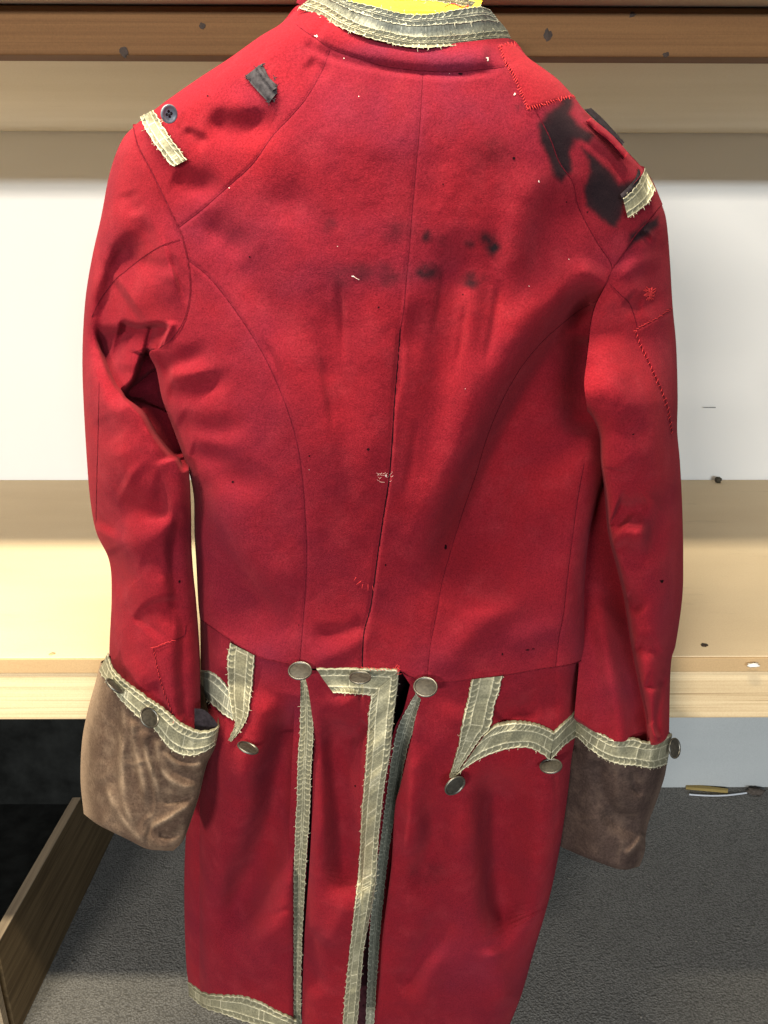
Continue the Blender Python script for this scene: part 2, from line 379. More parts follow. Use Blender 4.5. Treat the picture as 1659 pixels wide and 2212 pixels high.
# lower shelf
zb1, zb0, zl0 = zat(1419, DF), zat(1452, DF), zat(1552, DF)
ls = empty('lower_shelf', (0, DF, zl0)); tag(ls, 'tan fibreboard shelf on a pale pine beam, behind the coat at waist height', 'shelf')
V, Fc = box_vf(-2.6, 2.6, DF, DW-0.003, zb0+0.001, zb1, 0.0015); 
bd = mk('board', yawed(V), Fc, M_MDF, ls, False)
V, Fc = box_vf(-2.6, 2.6, DF-0.0035, DF-0.0003, zb0+0.0015, zb1-0.0008, 0.0008); mk('board_edge', yawed(V), Fc, M_MDF_EDGE, ls, False)
V, Fc = box_vf(-2.6, 2.6, DF-0.001, DF+0.037, zl0, zb0, 0.002); mk('beam', yawed(V), Fc, M_BEAM_LO, ls, False)
def disc(cx, cz, rx, rz, y, seed):
    r = np.random.default_rng(seed); k = 14; a = np.arange(k)*2*math.pi/k; q = 1+0.15*r.standard_normal(k)
    V = [(cx, y-0.0006, cz)]+[(cx+rx*math.cos(t)*s, y, cz+rz*math.sin(t)*s) for t, s in zip(a, q)]+[(cx+rx*math.cos(t)*s, y+0.003, cz+rz*math.sin(t)*s) for t, s in zip(a, q)]
    Fc = [(0, 1+i, 1+(i+1) % k) for i in range(k)]+[(1+i, 1+k+i, 1+k+(i+1) % k, 1+(i+1) % k) for i in range(k)]
    return np.array(V), Fc
for i, (x, y, rx, rz) in enumerate([(268, 113, .0058, .0072), (437, 56, .0042, .0040), (1184, 76, .0062, .0074), (1366, 31, .0045, .0036), (1438, 118, .005, .003)]):
    p = P(x, y, DF+math.sin(YAW)*(x-829)/F); V, Fc = disc(p[0], p[2], rx*.75, rz*.75, p[1]-0.0006, i); mk('knot', V, Fc, M_KNOT, us, False)
p = P(1197, 1544, DF); V, Fc = disc(p[0]+.08, p[2], .006, .003, p[1]-0.002, 9); mk('knot', V, Fc, M_KNOT, ls)
def onshelf(x, y):
    """where the line of sight meets the lower shelf board"""
    d0 = P(x, y, 1.0); k = (CAM_H-zb1)/(CAM_H-d0[2]); return np.array([d0[0]*k, k, zb1])
def onfloor(x, y):
    d0 = P(x, y, 1.0); k = CAM_H/(CAM_H-d0[2]); return np.array([d0[0]*k, k, 0.0])
p = onshelf(1521, 1394); V, Fc = disc(0, 0, .0055, .0045, 0, 12); V = V[:, [0, 2, 1]]; V[:, 2] = -V[:, 2]
mk('screw_hole', V+p+np.array([0, 0, 0.0008]), [f[::-1] for f in Fc], M_KNOT, ls)
p = onshelf(112, 1413); mk('dent', V*0.8+p+np.array([0, 0, 0.0006]), [f[::-1] for f in Fc], M_MDF_EDGE, ls)
# little things lying about
def lump(name, c, r, mat, label, cat, seed, stretch=(1, 1, 1)):
    rg = np.random.default_rng(seed); nv, nu = 9, 12
    th = np.linspace(0.05, math.pi-0.05, nv)[:, None]; ph = (np.arange(nu)*2*math.pi/nu)[None]
    rr = 1+0.22*rg.standard_normal((nv, nu)).clip(-1, 1)
    G = np.stack([rr*np.sin(th)*np.cos(ph)*stretch[0], rr*np.sin(th)*np.sin(ph)*stretch[1], rr*np.cos(th)*stretch[2]+0*ph], -1)*r
    G = G.reshape(-1, 3)+c; Fs = [tuple(f) for f in grid_faces(nv, nu, True)]+[tuple(range(nu)), tuple(range((nv-1)*nu, nv*nu))[::-1]]
    return tag(mk(name, G, Fs, mat), label, cat)
q = onshelf(1553, 1027); lump('insect_husk', np.array([q[0]*1.762/q[1], 1.762, zb1+0.006]), 0.0075, M_INSECT, 'small dark dried husk at the back of the shelf against the white wall', 'insect', 3, (1, .8, 1))
q = P(1627, 1437, DF-0.006); lump('paint_chip', q, 0.0045, M_CHIP, 'small white paint chip stuck on the edge of the shelf board at right', 'chip', 5, (2.0, .7, .7))
def slab(name, pts, z0, z1, mat, label, cat, n=6):
    pts = np.array(pts); V = np.vstack([np.c_[pts, np.full(len(pts), z0)], np.c_[pts, np.full(len(pts), z1)]]); k = len(pts)
    Fs = [tuple(range(k))[::-1], tuple(range(k, 2*k))]+[(i, (i+1) % k, k+(i+1) % k, k+i) for i in range(k)]
    return tag(mk(name, V, Fs, mat, smoothed=False), label, cat)
a, b2 = onfloor(1478, 1692)-[0, .022, 0], onfloor(1562, 1698)-[0, .022, 0]
slab('wood_sliver', [(a[0]-.005, a[1]-.004), (b2[0], b2[1]-.008), (b2[0]+.004, b2[1]), (a[0], a[1]+.012)], 0.001, 0.009, M_SLIVER, 'ochre sliver of wood lying on the carpet against the wall', 'wood scrap')
a, b2 = onfloor(1477, 1697.5)-[0, .040, 0], onfloor(1600, 1696)-[0, .036, 0]
V, Fc = tube_pts([a*(1-t)+b2*t+np.array([0, -0.008*math.sin(t*3.1), 0.004]) for t in np.linspace(0, 1, 9)], 0.0022, 8)
tag(mk('plastic_stick', V, Fc, M_PLASTIC), 'thin white plastic stick on the carpet in front of the wood sliver', 'stick')
q = onfloor(1620, 1697)-[0, .03, 0]; lump('rag', q+[0, 0, .006], 0.019, M_GREYRAG, 'crumpled grey scrap on the carpet at the end of the white stick', 'rag', 8, (1.3, .6, .42))
q = P(1537, 880, DW-0.001)
V, Fc = box_vf(q[0]-.019, q[0]+.009, q[1]-.0018, q[1]-.0003, q[2]-.0011, q[2]+.0011, 0.0003); mk('scuff_mark', V, Fc, M_SCUFF, bpy.data.objects['wall'])
rg = np.random.default_rng(4); bag = Bag()
for k in range(70):
    x = rg.uniform(950, 1690) if k % 4 else rg.uniform(150, 520); y = rg.uniform(1706, 2260) if k % 3 else rg.uniform(1706, 1800)
    q = onfloor(x, y); r = rg.uniform(.0006, .0016); V, Fc = box_vf(q[0]-r*rg.uniform(.6, 2.4), q[0]+r, q[1]-r, q[1]+r, .002, .0035, 0); bag.add(V, np.array(Fc))
tag(bag.mk('carpet_crumbs', plain('pale_crumbs', (0.24, 0.225, 0.20), .9, .3), None, smoothed=False), kind='stuff')

# wooden crate under the shelf, at left
hz = 0.23; s0 = np.array([-0.689, 1.073]); s1 = np.array([-0.671, 1.755]); dr = (s1-s0)/np.linalg.norm(s1-s0); nrm = np.array([dr[1], -dr[0]])
cr = empty('wooden_crate', (-1.0, 1.4, 0)); tag(cr, 'low brown plywood crate with black cover under the shelf at left', 'crate')
def wallboard(p, q, th, z0, z1, name, mat, par):
    p = np.array(p); q = np.array(q); d = (q-p)/np.linalg.norm(q-p); n = np.array([d[1], -d[0]])
    pts = [p, q, q-n*th, p-n*th]; V = [(*a, z0) for a in pts]+[(*a, z1) for a in pts]
    Fs = [(3, 2, 1, 0), (4, 5, 6, 7), (0, 1, 5, 4), (1, 2, 6, 5), (2, 3, 7, 6), (3, 0, 4, 7)]
    return mk(name, V, Fs, mat, par, False)
wallboard(s0, s1, 0.018, 0.002, hz-0.003, 'side_board', M_CRATE, cr)
wallboard(s0, s1, 0.018, hz-0.0028, hz, 'rim', M_CRATE_EDGE, cr)
wallboard(s0+np.array([-0.75, -0.0155]), s0+np.array([-0.0005, -0.0155]), -0.015, 0.002, hz-0.004, 'end_board', M_CRATE_EDGE, cr)
V = [(*(s0-nrm*0.0185+dr*0.004), hz-0.03), (*(s1-nrm*0.0185), hz-0.03), (s1[0]-0.9, s1[1], hz-0.03), (s0[0]-0.75, s0[1]+.02, hz-0.03)]
V = V+[(a, b_, c_-0.02) for a, b_, c_ in V]
mk('black_cover', V, [(0, 1, 2, 3), (7, 6, 5, 4), (0, 4, 5, 1), (1, 5, 6, 2), (2, 6, 7, 3), (3, 7, 4, 0)], M_BLACK, cr, False)
# black panel standing under the shelf behind the crate
xx = P(215, 1600, 1.5)[0]
V, Fc = box_vf(-2.4, xx+0.06, 1.46, 1.50, hz-0.02, zl0+0.02, 0.002)
tag(mk('black_panel', V, Fc, M_BLACK, smoothed=False), 'plain black panel standing under the shelf, behind the wooden crate', 'panel')

# ================================================================== THE COAT
coat = empty('red_coat', (0.0, 0.85, 0.35))
tag(coat, 'worn red wool tailcoat seen from behind, with tarnished silver lace and brown velvet cuffs', 'coat')

SIL_L = xofy([(644, 20), (608, 50), (561, 79), (495, 126), (429, 169), (363, 215), (335, 236), (300, 266), (265, 300), (238, 370), (218, 470), (198, 560), (184, 650), (178, 760), (180, 860), (188, 1000), (195, 1080), (208, 1150), (236, 1212), (241, 1290), (236, 1420), (240, 1600)])
SIL_R = xofy([(1108, 93), (1138, 122), (1175, 149), (1208, 175), (1241, 212), (1261, 238), (1310, 286), (1356, 331), (1385, 362), (1408, 392), (1430, 443), (1440, 480), (1447, 560), (1453, 660), (1461, 750), (1464, 860), (1463, 930), (1469, 1000), (1474, 1100), (1476, 1200), (1474, 1290), (1460, 1390), (1449, 1440), (1445, 1600)])
ARM_L = [(287, 274), (297, 314), (323, 364), (350, 420), (385, 493), (397, 530), (404, 562), (409, 603), (408, 642), (396, 692), (370, 732), (343, 752), (322, 763)]
ARM_R = [(1430, 443), (1406, 472), (1376, 505), (1350, 543), (1323, 583), (1307, 619), (1287, 659), (1277, 699), (1271, 750), (1266, 790)]
TORSO_L = [(322, 763), (338, 800), (350, 860), (374, 925), (396, 985), (411, 1030), (419, 1080), (420, 1150), (424, 1220), (428, 1300), (432, 1338)]
TORSO_R = [(1266, 790), (1280, 830), (1300, 900), (1308, 960), (1306, 1020), (1290, 1080), (1272, 1160), (1263, 1260), (1262, 1340), (1263, 1422)]
EL, ER = xofy(ARM_L+TORSO_L[1:]), xofy(ARM_R+TORSO_R[1:])

def base(x, y):
    W = (x-845)/520
    d = 0.735+0.055*W**2+0.012*W**4
    d = d+0.055*np.clip((330-y)/330, 0, 1.3)**1.8+0.010*((y-900)/700)**2*(y > 900)
    d = d+0.028*np.exp(-((y-1330)/260)**2)          # small of the back
    return d
TF = [  # folds of the back
    ([(1310, 610), (1225, 720), (1150, 830), (1085, 950), (1030, 1070), (975, 1190), (925, 1300)], 0.066, 33, 125, 0.12, 0.3),
    ([(1250, 560), (1180, 690), (1100, 830), (1045, 930), (985, 1060), (935, 1190), (905, 1300)], -0.009, 60, 30, 0.3, 0.3),
    ([(1240, 700), (1180, 850), (1130, 1000), (1100, 1150), (1080, 1260)], -0.010, 60, 70, 0.3, 0.4),
    ([(1275, 860), (1240, 930), (1180, 1000), (1140, 1060)], 0.010, 30, 26, 0.2, 0.4),
    ([(1300, 1000), (1230, 1110), (1130, 1230), (1040, 1330)], 0.008, 28, 40, 0.2, 0.4),
    ([(1210, 1180), (1120, 1290), (1050, 1370)], -0.005, 24, 24, 0.3, 0.3),
    ([(400, 1030), (440, 1130), (500, 1230), (570, 1310), (650, 1390)], 0.016, 55, 26, 0.1, 0.3),
    ([(440, 1040), (500, 1160), (570, 1250), (640, 1330)], -0.006, 22, 60, 0.3, 0.3),
    ([(420, 960), (470, 1010), (540, 1040), (600, 1060)], 0.004, 22, 22, 0.2, 0.4),
    ([(700, 560), (720, 700), (740, 850), (750, 1000), (745, 1150)], 0.006, 34, 40, 0.3, 0.4),
    ([(780, 640), (800, 800), (790, 980), (770, 1150)], -0.005, 40, 36, 0.3, 0.4),
    ([(640, 700), (690, 850), (715, 1000), (720, 1150)], -0.005, 30, 20, 0.4, 0.4),
    ([(985, 480), (975, 600), (958, 720), (945, 860), (925, 1000), (905, 1120)], 0.009, 24, 40, 0.2, 0.4),
    ([(1030, 560), (1020, 690), (1005, 820), (985, 960)], -0.006, 26, 26, 0.3, 0.4),
    ([(1070, 450), (1062, 580), (1045, 720), (1022, 850)], 0.006, 20, 30, 0.3, 0.4),
    ([(905, 640), (895, 720), (885, 800)], 0.004, 16, 18, 0.4, 0.5),
    ([(1215, 370), (1190, 480), (1150, 600), (1110, 700)], 0.010, 34, 46, 0.3, 0.4),
    ([(1170, 330), (1150, 440), (1110, 560), (1080, 680)], -0.006, 34, 30, 0.3, 0.4),
    ([(430, 258), (500, 270), (570, 268), (640, 258)], 0.0085, 28, 22, 0.25, 0.45),
    ([(420, 226), (500, 236), (580, 232)], -0.004, 26, 26, 0.3, 0.4),
    ([(392, 278), (430, 298), (460, 312)], 0.0035, 14, 10, 0.3, 0.4),
    ([(372, 372), (408, 390), (455, 398), (490, 392)], 0.0075, 20, 16, 0.25, 0.45),
    ([(540, 430), (620, 440), (700, 430)], 0.004, 34, 34, 0.4, 0.4),
    ([(420, 470), (470, 500), (540, 560)], 0.006, 22, 26, 0.4, 0.4),
    ([(470, 520), (540, 600), (590, 700), (620, 800)], 0.005, 26, 34, 0.3, 0.4),
    ([(345, 800), (390, 782), (440, 762), (470, 752)], 0.006, 12, 16, 0.1, 0.5),
    ([(355, 850), (400, 850), (460, 830), (520, 790)], 0.006, 16, 14, 0.1, 0.5),
    ([(362, 812), (420, 806), (480, 790)], -0.004, 12, 12, 0.1, 0.5),
    ([(380, 905), (430, 925), (500, 925), (560, 900)], 0.005, 18, 18, 0.1, 0.5),
    ([(410, 970), (460, 985), (520, 1000)], 0.004, 14, 14, 0.1, 0.5),
    ([(660, 130), (690, 150), (720, 160)], 0.004, 14, 14, 0.3, 0.3),
    ([(650, 95), (700, 118), (780, 142), (900, 160), (1000, 162), (1080, 150)], 0.003, 8, 12, 0.05, 0.05),
    ([(690, 60), (760, 92), (860, 118), (960, 126), (1060, 118)], -0.005, 22, 16, 0.05, 0.05),
    ([(648, 1440), (700, 1420), (760, 1385), (820, 1330)], -0.006, 18, 26, 0.2, 0.4),
    ([(670, 1375), (740, 1370), (800, 1345)], 0.006, 16, 14, 0.3, 0.2),
    ([(948, 1470), (990, 1400), (1060, 1330), (1150, 1270)], -0.006, 26, 26, 0.2, 0.4),
    ([(1080, 1400), (1150, 1370), (1230, 1350)], -0.004, 20, 20, 0.3, 0.3),
    ([(1290, 660), (1255, 690), (1230, 720)], 0.006, 18, 10, 0.1, 0.4),
    ([(1285, 560), (1250, 610), (1200, 660), (1170, 720)], -0.007, 18, 26, 0.2, 0.4),
    ([(1274, 720), (1262, 800), (1255, 880), (1252, 950)], 0.022, 30, 22, 0.15, 0.2),
]
TF += [([(868, 700), (862, 800), (850, 900)], 0.0028, 9, 8, 0.3, 0.4), ([(960, 560), (952, 640), (938, 730)], 0.0030, 8, 9, 0.3, 0.4), ([(1008, 640), (996, 740), (978, 830)], 0.0026, 9, 8, 0.3, 0.4),
       ([(1078, 600), (1066, 700), (1046, 800)], 0.0030, 8, 9, 0.3, 0.4), ([(730, 600), (738, 690), (746, 800)], 0.0026, 9, 8, 0.3, 0.4), ([(690, 760), (712, 860), (722, 950)], 0.0026, 9, 8, 0.3, 0.4),
       ([(1120, 1000), (1090, 1080), (1070, 1170)], 0.0028, 9, 9, 0.3, 0.4), ([(560, 720), (600, 800), (620, 880)], 0.0024, 9, 9, 0.3, 0.4), ([(900, 900), (888, 1000), (870, 1090)], 0.0024, 9, 9, 0.3, 0.4)]
SEAMS = {
    'yoke_l': [(712, 110), (694, 155), (661, 212), (628, 251), (588, 294), (545, 354), (495, 400), (439, 450), (386, 491)],
    'side_l': [(403, 559), (449, 596), (495, 652), (545, 725), (575, 778), (608, 851), (631, 917), (644, 970), (654, 1045), (659, 1120), (662, 1186), (661, 1250), (657, 1310), (651, 1384), (647, 1432)],
    'centre': [(913, 158), (908, 248), (898, 364), (888, 480), (883, 546), (878, 593), (871, 676), (865, 709), (860, 775), (853, 857), (847, 957), (840, 1039), (829, 1110), (816, 1200), (807, 1268), (800, 1315), (788, 1358), (784, 1394), (782, 1446)],
    'yoke_r': [(1096, 142), (1126, 190), (1160, 245), (1188, 298), (1208, 350), (1237, 394), (1247, 440), (1267, 483), (1294, 530), (1317, 563), (1323, 583)],
    'side_r': [(1290, 650), (1254, 669), (1208, 705), (1168, 742), (1125, 795), (1085, 865), (1052, 945), (1028, 1025), (1000, 1105), (975, 1185), (954, 1262), (939, 1344), (929, 1394), (922, 1462)],
    'panel_r': [(1262, 1000), (1246, 1090), (1234, 1180), (1224, 1262), (1217, 1328), (1207, 1378), (1200, 1440)],
    'neck': [(640, 52), (653, 63), (683, 83), (719, 106), (785, 129), (835, 144), (911, 153), (984, 155), (1050, 149), (1096, 142), (1128, 122)],
}
def bodydepth(x, y):
    x, y = np.broadcast_arrays(np.asarray(x, float), np.asarray(y, float))
    d = base(x, y)
    top = smooth((420-y)/160)                      # shoulders roll over the top
    d = d+roll(x-SIL_L(y), 95*top+70*(1-top), 0.045)*smooth((800-y)/80)
    d = d+roll(SIL_R(y)-x, 95*top+70*(1-top), 0.045)*smooth((860-y)/100)
    d = d+roll(x-EL(y), 62, 0.05)*smooth((y-745)/70)+roll(ER(y)-x, 55, 0.045)*smooth((y-800)/120)
    d = d+folds(x, y, TF, 1.3)
    for k, s in SEAMS.items():
        d = d+fold(x, y, s, 0.0009, 4, 4, 0.0, 0.0)
    # the centre back seam gapes, its right edge lies higher
    d = d+fold(x, y, SEAMS['centre'][6:], 0.0030, 5, 2.5, 0.1, 0.0)-fold(x, y, SEAMS['centre'][4:], 0.0022, 3, 26, 0.15, 0.0)
    d = d+0.0028*fbm(x, y*0.75, 120, 5, 3)+0.0005*fbm(x*0.9, y, 40, 9, 2)+0.00012*fbm(x, y, 12, 19, 2)
    return d

Zr = lambda z, ox, oy: [(ox*.5486+.3307*a, oy*.5486+.3307*b) for a, b in z]
BLOT = [Zr([(480, 690), (560, 640), (590, 680), (570, 740), (640, 830), (725, 880), (700, 930), (600, 920), (575, 1000), (585, 1120), (510, 1180), (460, 1150), (440, 1040), (370, 920), (370, 830), (420, 740)], 1900, 0),
        Zr([(645, 965), (760, 1040), (860, 1140), (900, 1210), (1000, 1180), (960, 1270), (915, 1380), (880, 1490), (780, 1440), (680, 1340), (660, 1200), (710, 1130), (690, 1050)], 1900, 0),
        Zr([(970, 1530), (1060, 1460), (1140, 1415), (1150, 1480), (1090, 1530), (1030, 1560), (950, 1630)], 1900, 0),
        Zr([(500, 650), (560, 625), (585, 660), (570, 720), (520, 720)], 1900, 0)]
SPOT = [(922, 511, 8, 10, .75), (954, 520, 8, 9, .4), (1014, 527, 9, 9, .5), (1053, 514, 14, 13, .85), (1064, 536, 13, 15, .8), (921, 586, 23, 15, .75), (888, 590, 18, 18, .35),
        (1022, 604, 22, 12, .85), (802, 590, 46, 18, .50), (835, 597, 22, 18, .45), (749, 600, 22, 18, .42), (725, 590, 20, 18, .2), (861, 500, 27, 17, .35), (713, 486, 13, 13, .4), (700, 455, 22, 20, .12),
        (1053, 324, 34, 24, .28), (1040, 338, 12, 10, .2), (779, 195, 14, 10, .12), (925, 1888, 28, 20, .35), (1118, 232, 5, 5, .5), (1130, 228, 4, 4, .4)]
HAZE = [(860, 590, 190, 40, .35), (930, 500, 170, 40, .25), (900, 230, 260, 110, .55), (980, 130, 160, 30, .6), (820, 112, 120, 24, .5), (600, 520, 200, 120, .35), (1200, 260, 90, 90, .35), (520, 700, 90, 120, .25), (540, 1100, 130, 260, .4), (430, 480, 60, 60, .4),
        (1180, 1390, 90, 50, .45), (920, 1440, 60, 40, .5), (620, 1420, 120, 50, .35), (1340, 560, 60, 60, .35), (1040, 2080, 150, 110, .4), (640, 1540, 30, 50, .5), (500, 2000, 120, 120, .3), (560, 200, 70, 50, .2), (1330, 1500, 60, 60, .3), (1440, 1350, 40, 90, .2)]
def stains(x, y):
    s = np.zeros(x.shape)
    for k, p in enumerate(BLOT): s = np.maximum(s, (0.90*polyblob(x, y, p, 8, 30+k, 6)+0.09*polyblob(x, y, p, 26, 90+k, 10)))
    mott = np.clip(0.75+0.9*fbm(x, y, 26, 77), 0, 1.15)
    for cx, cy, rx, ry, a in SPOT:
        q = np.hypot((x-cx+6*fbm(x, y, 20, 41))/(rx*1.3), (y-cy+6*fbm(x, y, 20, 43))/(ry*1.3))
        s = np.maximum(s, 1.08*a*smooth((1.6-q)/1.3)*mott)
    m = (np.abs(x-1210) < 260) & (y < 560)
    s = np.where(m, np.maximum(s, 0.10*np.exp(-((x-1290)/110)**2-((y-430)/130)**2)), s)
    return np.clip(s, 0, 1)
def hazes(x, y):
    h = np.zeros(x.shape)
    for cx, cy, rx, ry, a in HAZE: h = h+a*np.exp(-((x-cx)/rx)**2-((y-cy)/ry)**2)
    h = h*np.clip(0.85+0.9*fbm(x, y, 80, 63, 4), 0.15, 1.6)
    for s in ('yoke_l', 'side_l', 'neck', 'centre'):
        h = h+0.10*fold(x, y, SEAMS[s], 1.0, 5, 5, 0, 0)
    return np.clip(h, 0, 0.9)

def cloth(name, X, Y, depthf, mat, parent, backd=0.004, nb=10, classify=None, names=None, extra=None, kindstain=True, liner=None):
    """a garment piece: front surface over the grid X, Y and an underside closing it round the back"""
    D = depthf(X, Y); G = P(X, Y, D)
    n = vnormals(G); nv, nu = X.shape
    A = {'stain': stains(X, Y) if kindstain else np.zeros_like(X), 'haze': hazes(X, Y)}
    if extra: A.update(extra(X, Y))
    Fc = grid_faces(nv, nu)
    if classify is None:
        o = [mk(name, G.reshape(-1, 3), Fc, mat, parent, attrs={k: v.ravel() for k, v in A.items()}, normals=n.reshape(-1, 3))]
    else:
        o = []; cx = X.reshape(-1)[Fc].mean(1); cy = Y.reshape(-1)[Fc].mean(1); lab = classify(cx, cy)
        Gf = G.reshape(-1, 3); nf = n.reshape(-1, 3)
        for k in np.unique(lab):
            f = Fc[lab == k]; idx, inv = np.unique(f, return_inverse=True)
            o.append(mk(names[k], Gf[idx], inv.reshape(f.shape), mat, parent, attrs={q: v.ravel()[idx] for q, v in A.items()}, normals=nf[idx]))
    # underside, from the right edge round the back to the left edge
    t = np.linspace(0, 1, nb)
    L, R = G[:, 0], G[:, -1]; B = R[:, None]*(1-t)[None, :, None]+L[:, None]*t[None, :, None]
    bd = np.sin(math.pi*t)[None, :]**0.6*backd
    if backd < 0.03:                                 # thin cloth: follow the front
        nb = nu; t = np.linspace(0, 1, nb); s = np.linspace(1, 0, nb); ui = (s*(nu-1)).round().astype(int); B = P(X[:, ui], Y[:, ui], D[:, ui]+np.where((t > 0) & (t < 1), backd+0.003, 0)[None, :]); bd = np.zeros((1, nb))
    B[..., 1] += bd
    mk((name+'_lining') if backd < 0.03 else (name+'_front'), B.reshape(-1, 3), grid_faces(nv, nb), liner or mat, parent, attrs={'stain': np.zeros(nv*nb), 'haze': np.zeros(nv*nb)} )
    return o

# ---- back of the body, cut into its panels by the seams
COLLAR_LO = [(644, 18), (683, 30), (729, 56), (789, 79), (835, 91), (885, 101), (934, 102), (1000, 98), (1066, 91), (1108, 93)]
T = [(x, y-7) for x, y in COLLAR_LO]
L = [(644, 11), (608, 50), (561, 79), (495, 126), (429, 169), (363, 215), (320, 248), (287, 274)]+ARM_L[1:]+TORSO_L[1:]
R = [(1108, 86), (1138, 122), (1175, 149), (1208, 175), (1241, 212), (1261, 238), (1310, 286), (1356, 331), (1385, 362), (1408, 392)]+ARM_R+TORSO_R[1:]
WAIST = [(432, 1338), (495, 1381), (555, 1417), (621, 1434), (648, 1441), (700, 1446), (782, 1449), (862, 1450), (890, 1464), (945, 1474), (1018, 1467), (1096, 1457), (1164, 1445), (1230, 1435), (1263, 1422)]
# rows by height: simple and keeps the seams where they belong
Lx, Rx = xofy(L), xofy(R); Ty, By = yofx(T), yofx(WAIST)
def rowgrid(Lx, Rx, Ty, By, nu, nv, edge=0.35, y0=None, y1=None):
    t = np.linspace(0, 1, nu); u = (1-edge)*t+edge*(0.5-0.5*np.cos(math.pi*t)); v = np.linspace(0, 1, nv)[:, None]
    X = np.broadcast_to(u[None], (nv, nu))*800+430; Y = X*0
    for _ in range(40):
        Yn = Ty(X)*(1-v)+By(X)*v; Xn = Lx(Yn)*(1-u)+Rx(Yn)*u
        X = 0.5*X+0.5*Xn; Y = Yn
    return Xn, Yn
def torso_grid():
    """rows fan from the sloping shoulder line to the waist"""
    nu, nv = 330, 470
    top = curve(L[:8][::-1]+T[1:-1]+R[:11], 400)              # shoulder, neck, shoulder
    bot = curve(WAIST, 400)
    lf = curve([(287, 274)]+ARM_L[1:]+TORSO_L[1:], 400); rt = curve([R[10]]+ARM_R+TORSO_R[1:], 400)
    return coons(top, bot, lf, rt, nu, nv, 0.25)
X, Y = torso_grid()
def side(x, y, s, ext=True):
    c = curve(s, 200); o = np.argsort(c[:, 1], kind='stable'); return x > np.interp(y, c[o, 1], c[o, 0])
def cls(x, y):
    lab = np.where(side(x, y, SEAMS['centre']), 1, 0)
    yl = curve(SEAMS['yoke_l'], 100); yr = curve(SEAMS['yoke_r'], 100)
    lab = np.where((x < np.interp(y, yl[:, 1], yl[:, 0])) & (y < 491), 2, lab)
    lab = np.where((x > np.interp(y, yr[:, 1], yr[:, 0])) & (y < 583), 3, lab)
    lab = np.where((~side(x, y, SEAMS['side_l'])) & (y > 559), 4, lab)
    lab = np.where(side(x, y, SEAMS['side_r']) & (y > 650), 5, lab)
    nk = curve(SEAMS['neck'], 200); lab = np.where(y < np.interp(x, nk[:, 0], nk[:, 1], left=-99, right=-99), 6, lab)
    return lab
cloth('body', X, Y, bodydepth, M_RED, coat, backd=0.17, classify=cls, names={0: 'back_panel', 1: 'back_panel', 2: 'shoulder_panel', 3: 'shoulder_panel', 4: 'side_panel', 5: 'side_panel', 6: 'collar_stand'})

# ---- sleeves
SLF = [  # left sleeve
    ([(300, 500), (262, 560), (238, 620), (222, 690), (226, 760), (250, 830), (280, 880)], 0.034, 16, 60, 0.2, 0.1),
    ([(345, 505), (300, 530), (275, 580)], 0.010, 26, 22, 0.3, 0.3),
    ([(268, 650), (320, 618), (385, 596)], -0.016, 36, 36, 0.15, 0.1),
    ([(255, 700), (300, 712), (340, 708), (365, 715)], 0.026, 40, 8, 0.15, 0.1),
    ([(300, 560), (340, 575), (390, 570)], 0.006, 12, 14, 0.2, 0.3),
    ([(370, 690), (366, 712), (352, 732), (340, 748)], -0.008, 9, 9, 0.2, 0.2),
    ([(330, 705), (322, 735), (316, 765)], 0.016, 8, 10, 0.1, 0.1),
    ([(214, 700), (217, 730), (232, 780), (252, 826), (274, 852), (313, 892)], 0.034, 6, 44, 0.2, 0.3),
    ([(262, 836), (276, 854), (313, 892), (338, 935), (366, 970), (389, 990), (401, 1020)], 0.095, 6, 62, 0.15, 0.12),
    ([(324, 752), (309, 784), (296, 822), (278, 852), (272, 872)], 0.085, 6, 60, 0.12, 0.25),
    ([(345, 765), (340, 800), (352, 860), (372, 910), (400, 985)], 0.055, 24, 50, 0.05, 0.06),
    ([(262, 715), (272, 760), (272, 810)], -0.010, 16, 22, 0.2, 0.3),
    ([(275, 410), (285, 440), (300, 470)], 0.005, 18, 14, 0.3, 0.4),
    ([(250, 330), (262, 400), (268, 470)], 0.005, 20, 20, 0.3, 0.4),
    ([(225, 560), (212, 660), (206, 740)], -0.006, 22, 16, 0.3, 0.3),
    ([(212, 900), (235, 935), (255, 960)], 0.006, 18, 18, 0.3, 0.3),
    ([(245, 960), (265, 1000), (300, 1040)], -0.006, 18, 22, 0.3, 0.3),
    ([(232, 1160), (258, 1118), (300, 1098), (345, 1102), (380, 1098)], 0.022, 16, 40, 0.15, 0.2),
    ([(260, 1040), (300, 1058), (350, 1068)], -0.010, 24, 22, 0.2, 0.3),
    ([(240, 1200), (290, 1180), (350, 1150), (392, 1120)], -0.008, 18, 18, 0.2, 0.2),
    ([(226, 1190), (250, 1240), (262, 1275), (280, 1290)], 0.018, 12, 20, 0.15, 0.4),
    ([(300, 1210), (330, 1220), (360, 1210)], 0.006, 16, 16, 0.3, 0.3),
    ([(290, 1350), (320, 1314), (360, 1302), (398, 1302)], 0.014, 40, 10, 0.15, 0.25),
    ([(268, 1290), (290, 1340), (310, 1390)], 0.004, 14, 16, 0.3, 0.3),
    ([(262, 1330), (258, 1400), (262, 1460)], -0.006, 14, 14, 0.3, 0.3),
    ([(400, 1080), (377, 1180), (380, 1270), (398, 1360), (396, 1440), (402, 1540)], 0.020, 12, 40, 0.2, 0.0),
    ([(330, 1470), (352, 1520), (372, 1560)], 0.010, 16, 10, 0.2, 0.1),
    ([(270, 1420), (290, 1450), (320, 1480)], -0.005, 16, 16, 0.3, 0.3),
]
SL_IN = xofy(ARM_L+[(345, 775), (375, 830), (392, 900), (402, 960), (407, 1000), (411, 1050), (413, 1110), (414, 1180), (418, 1240), (424, 1300), (431, 1400), (433, 1500), (434, 1640)])
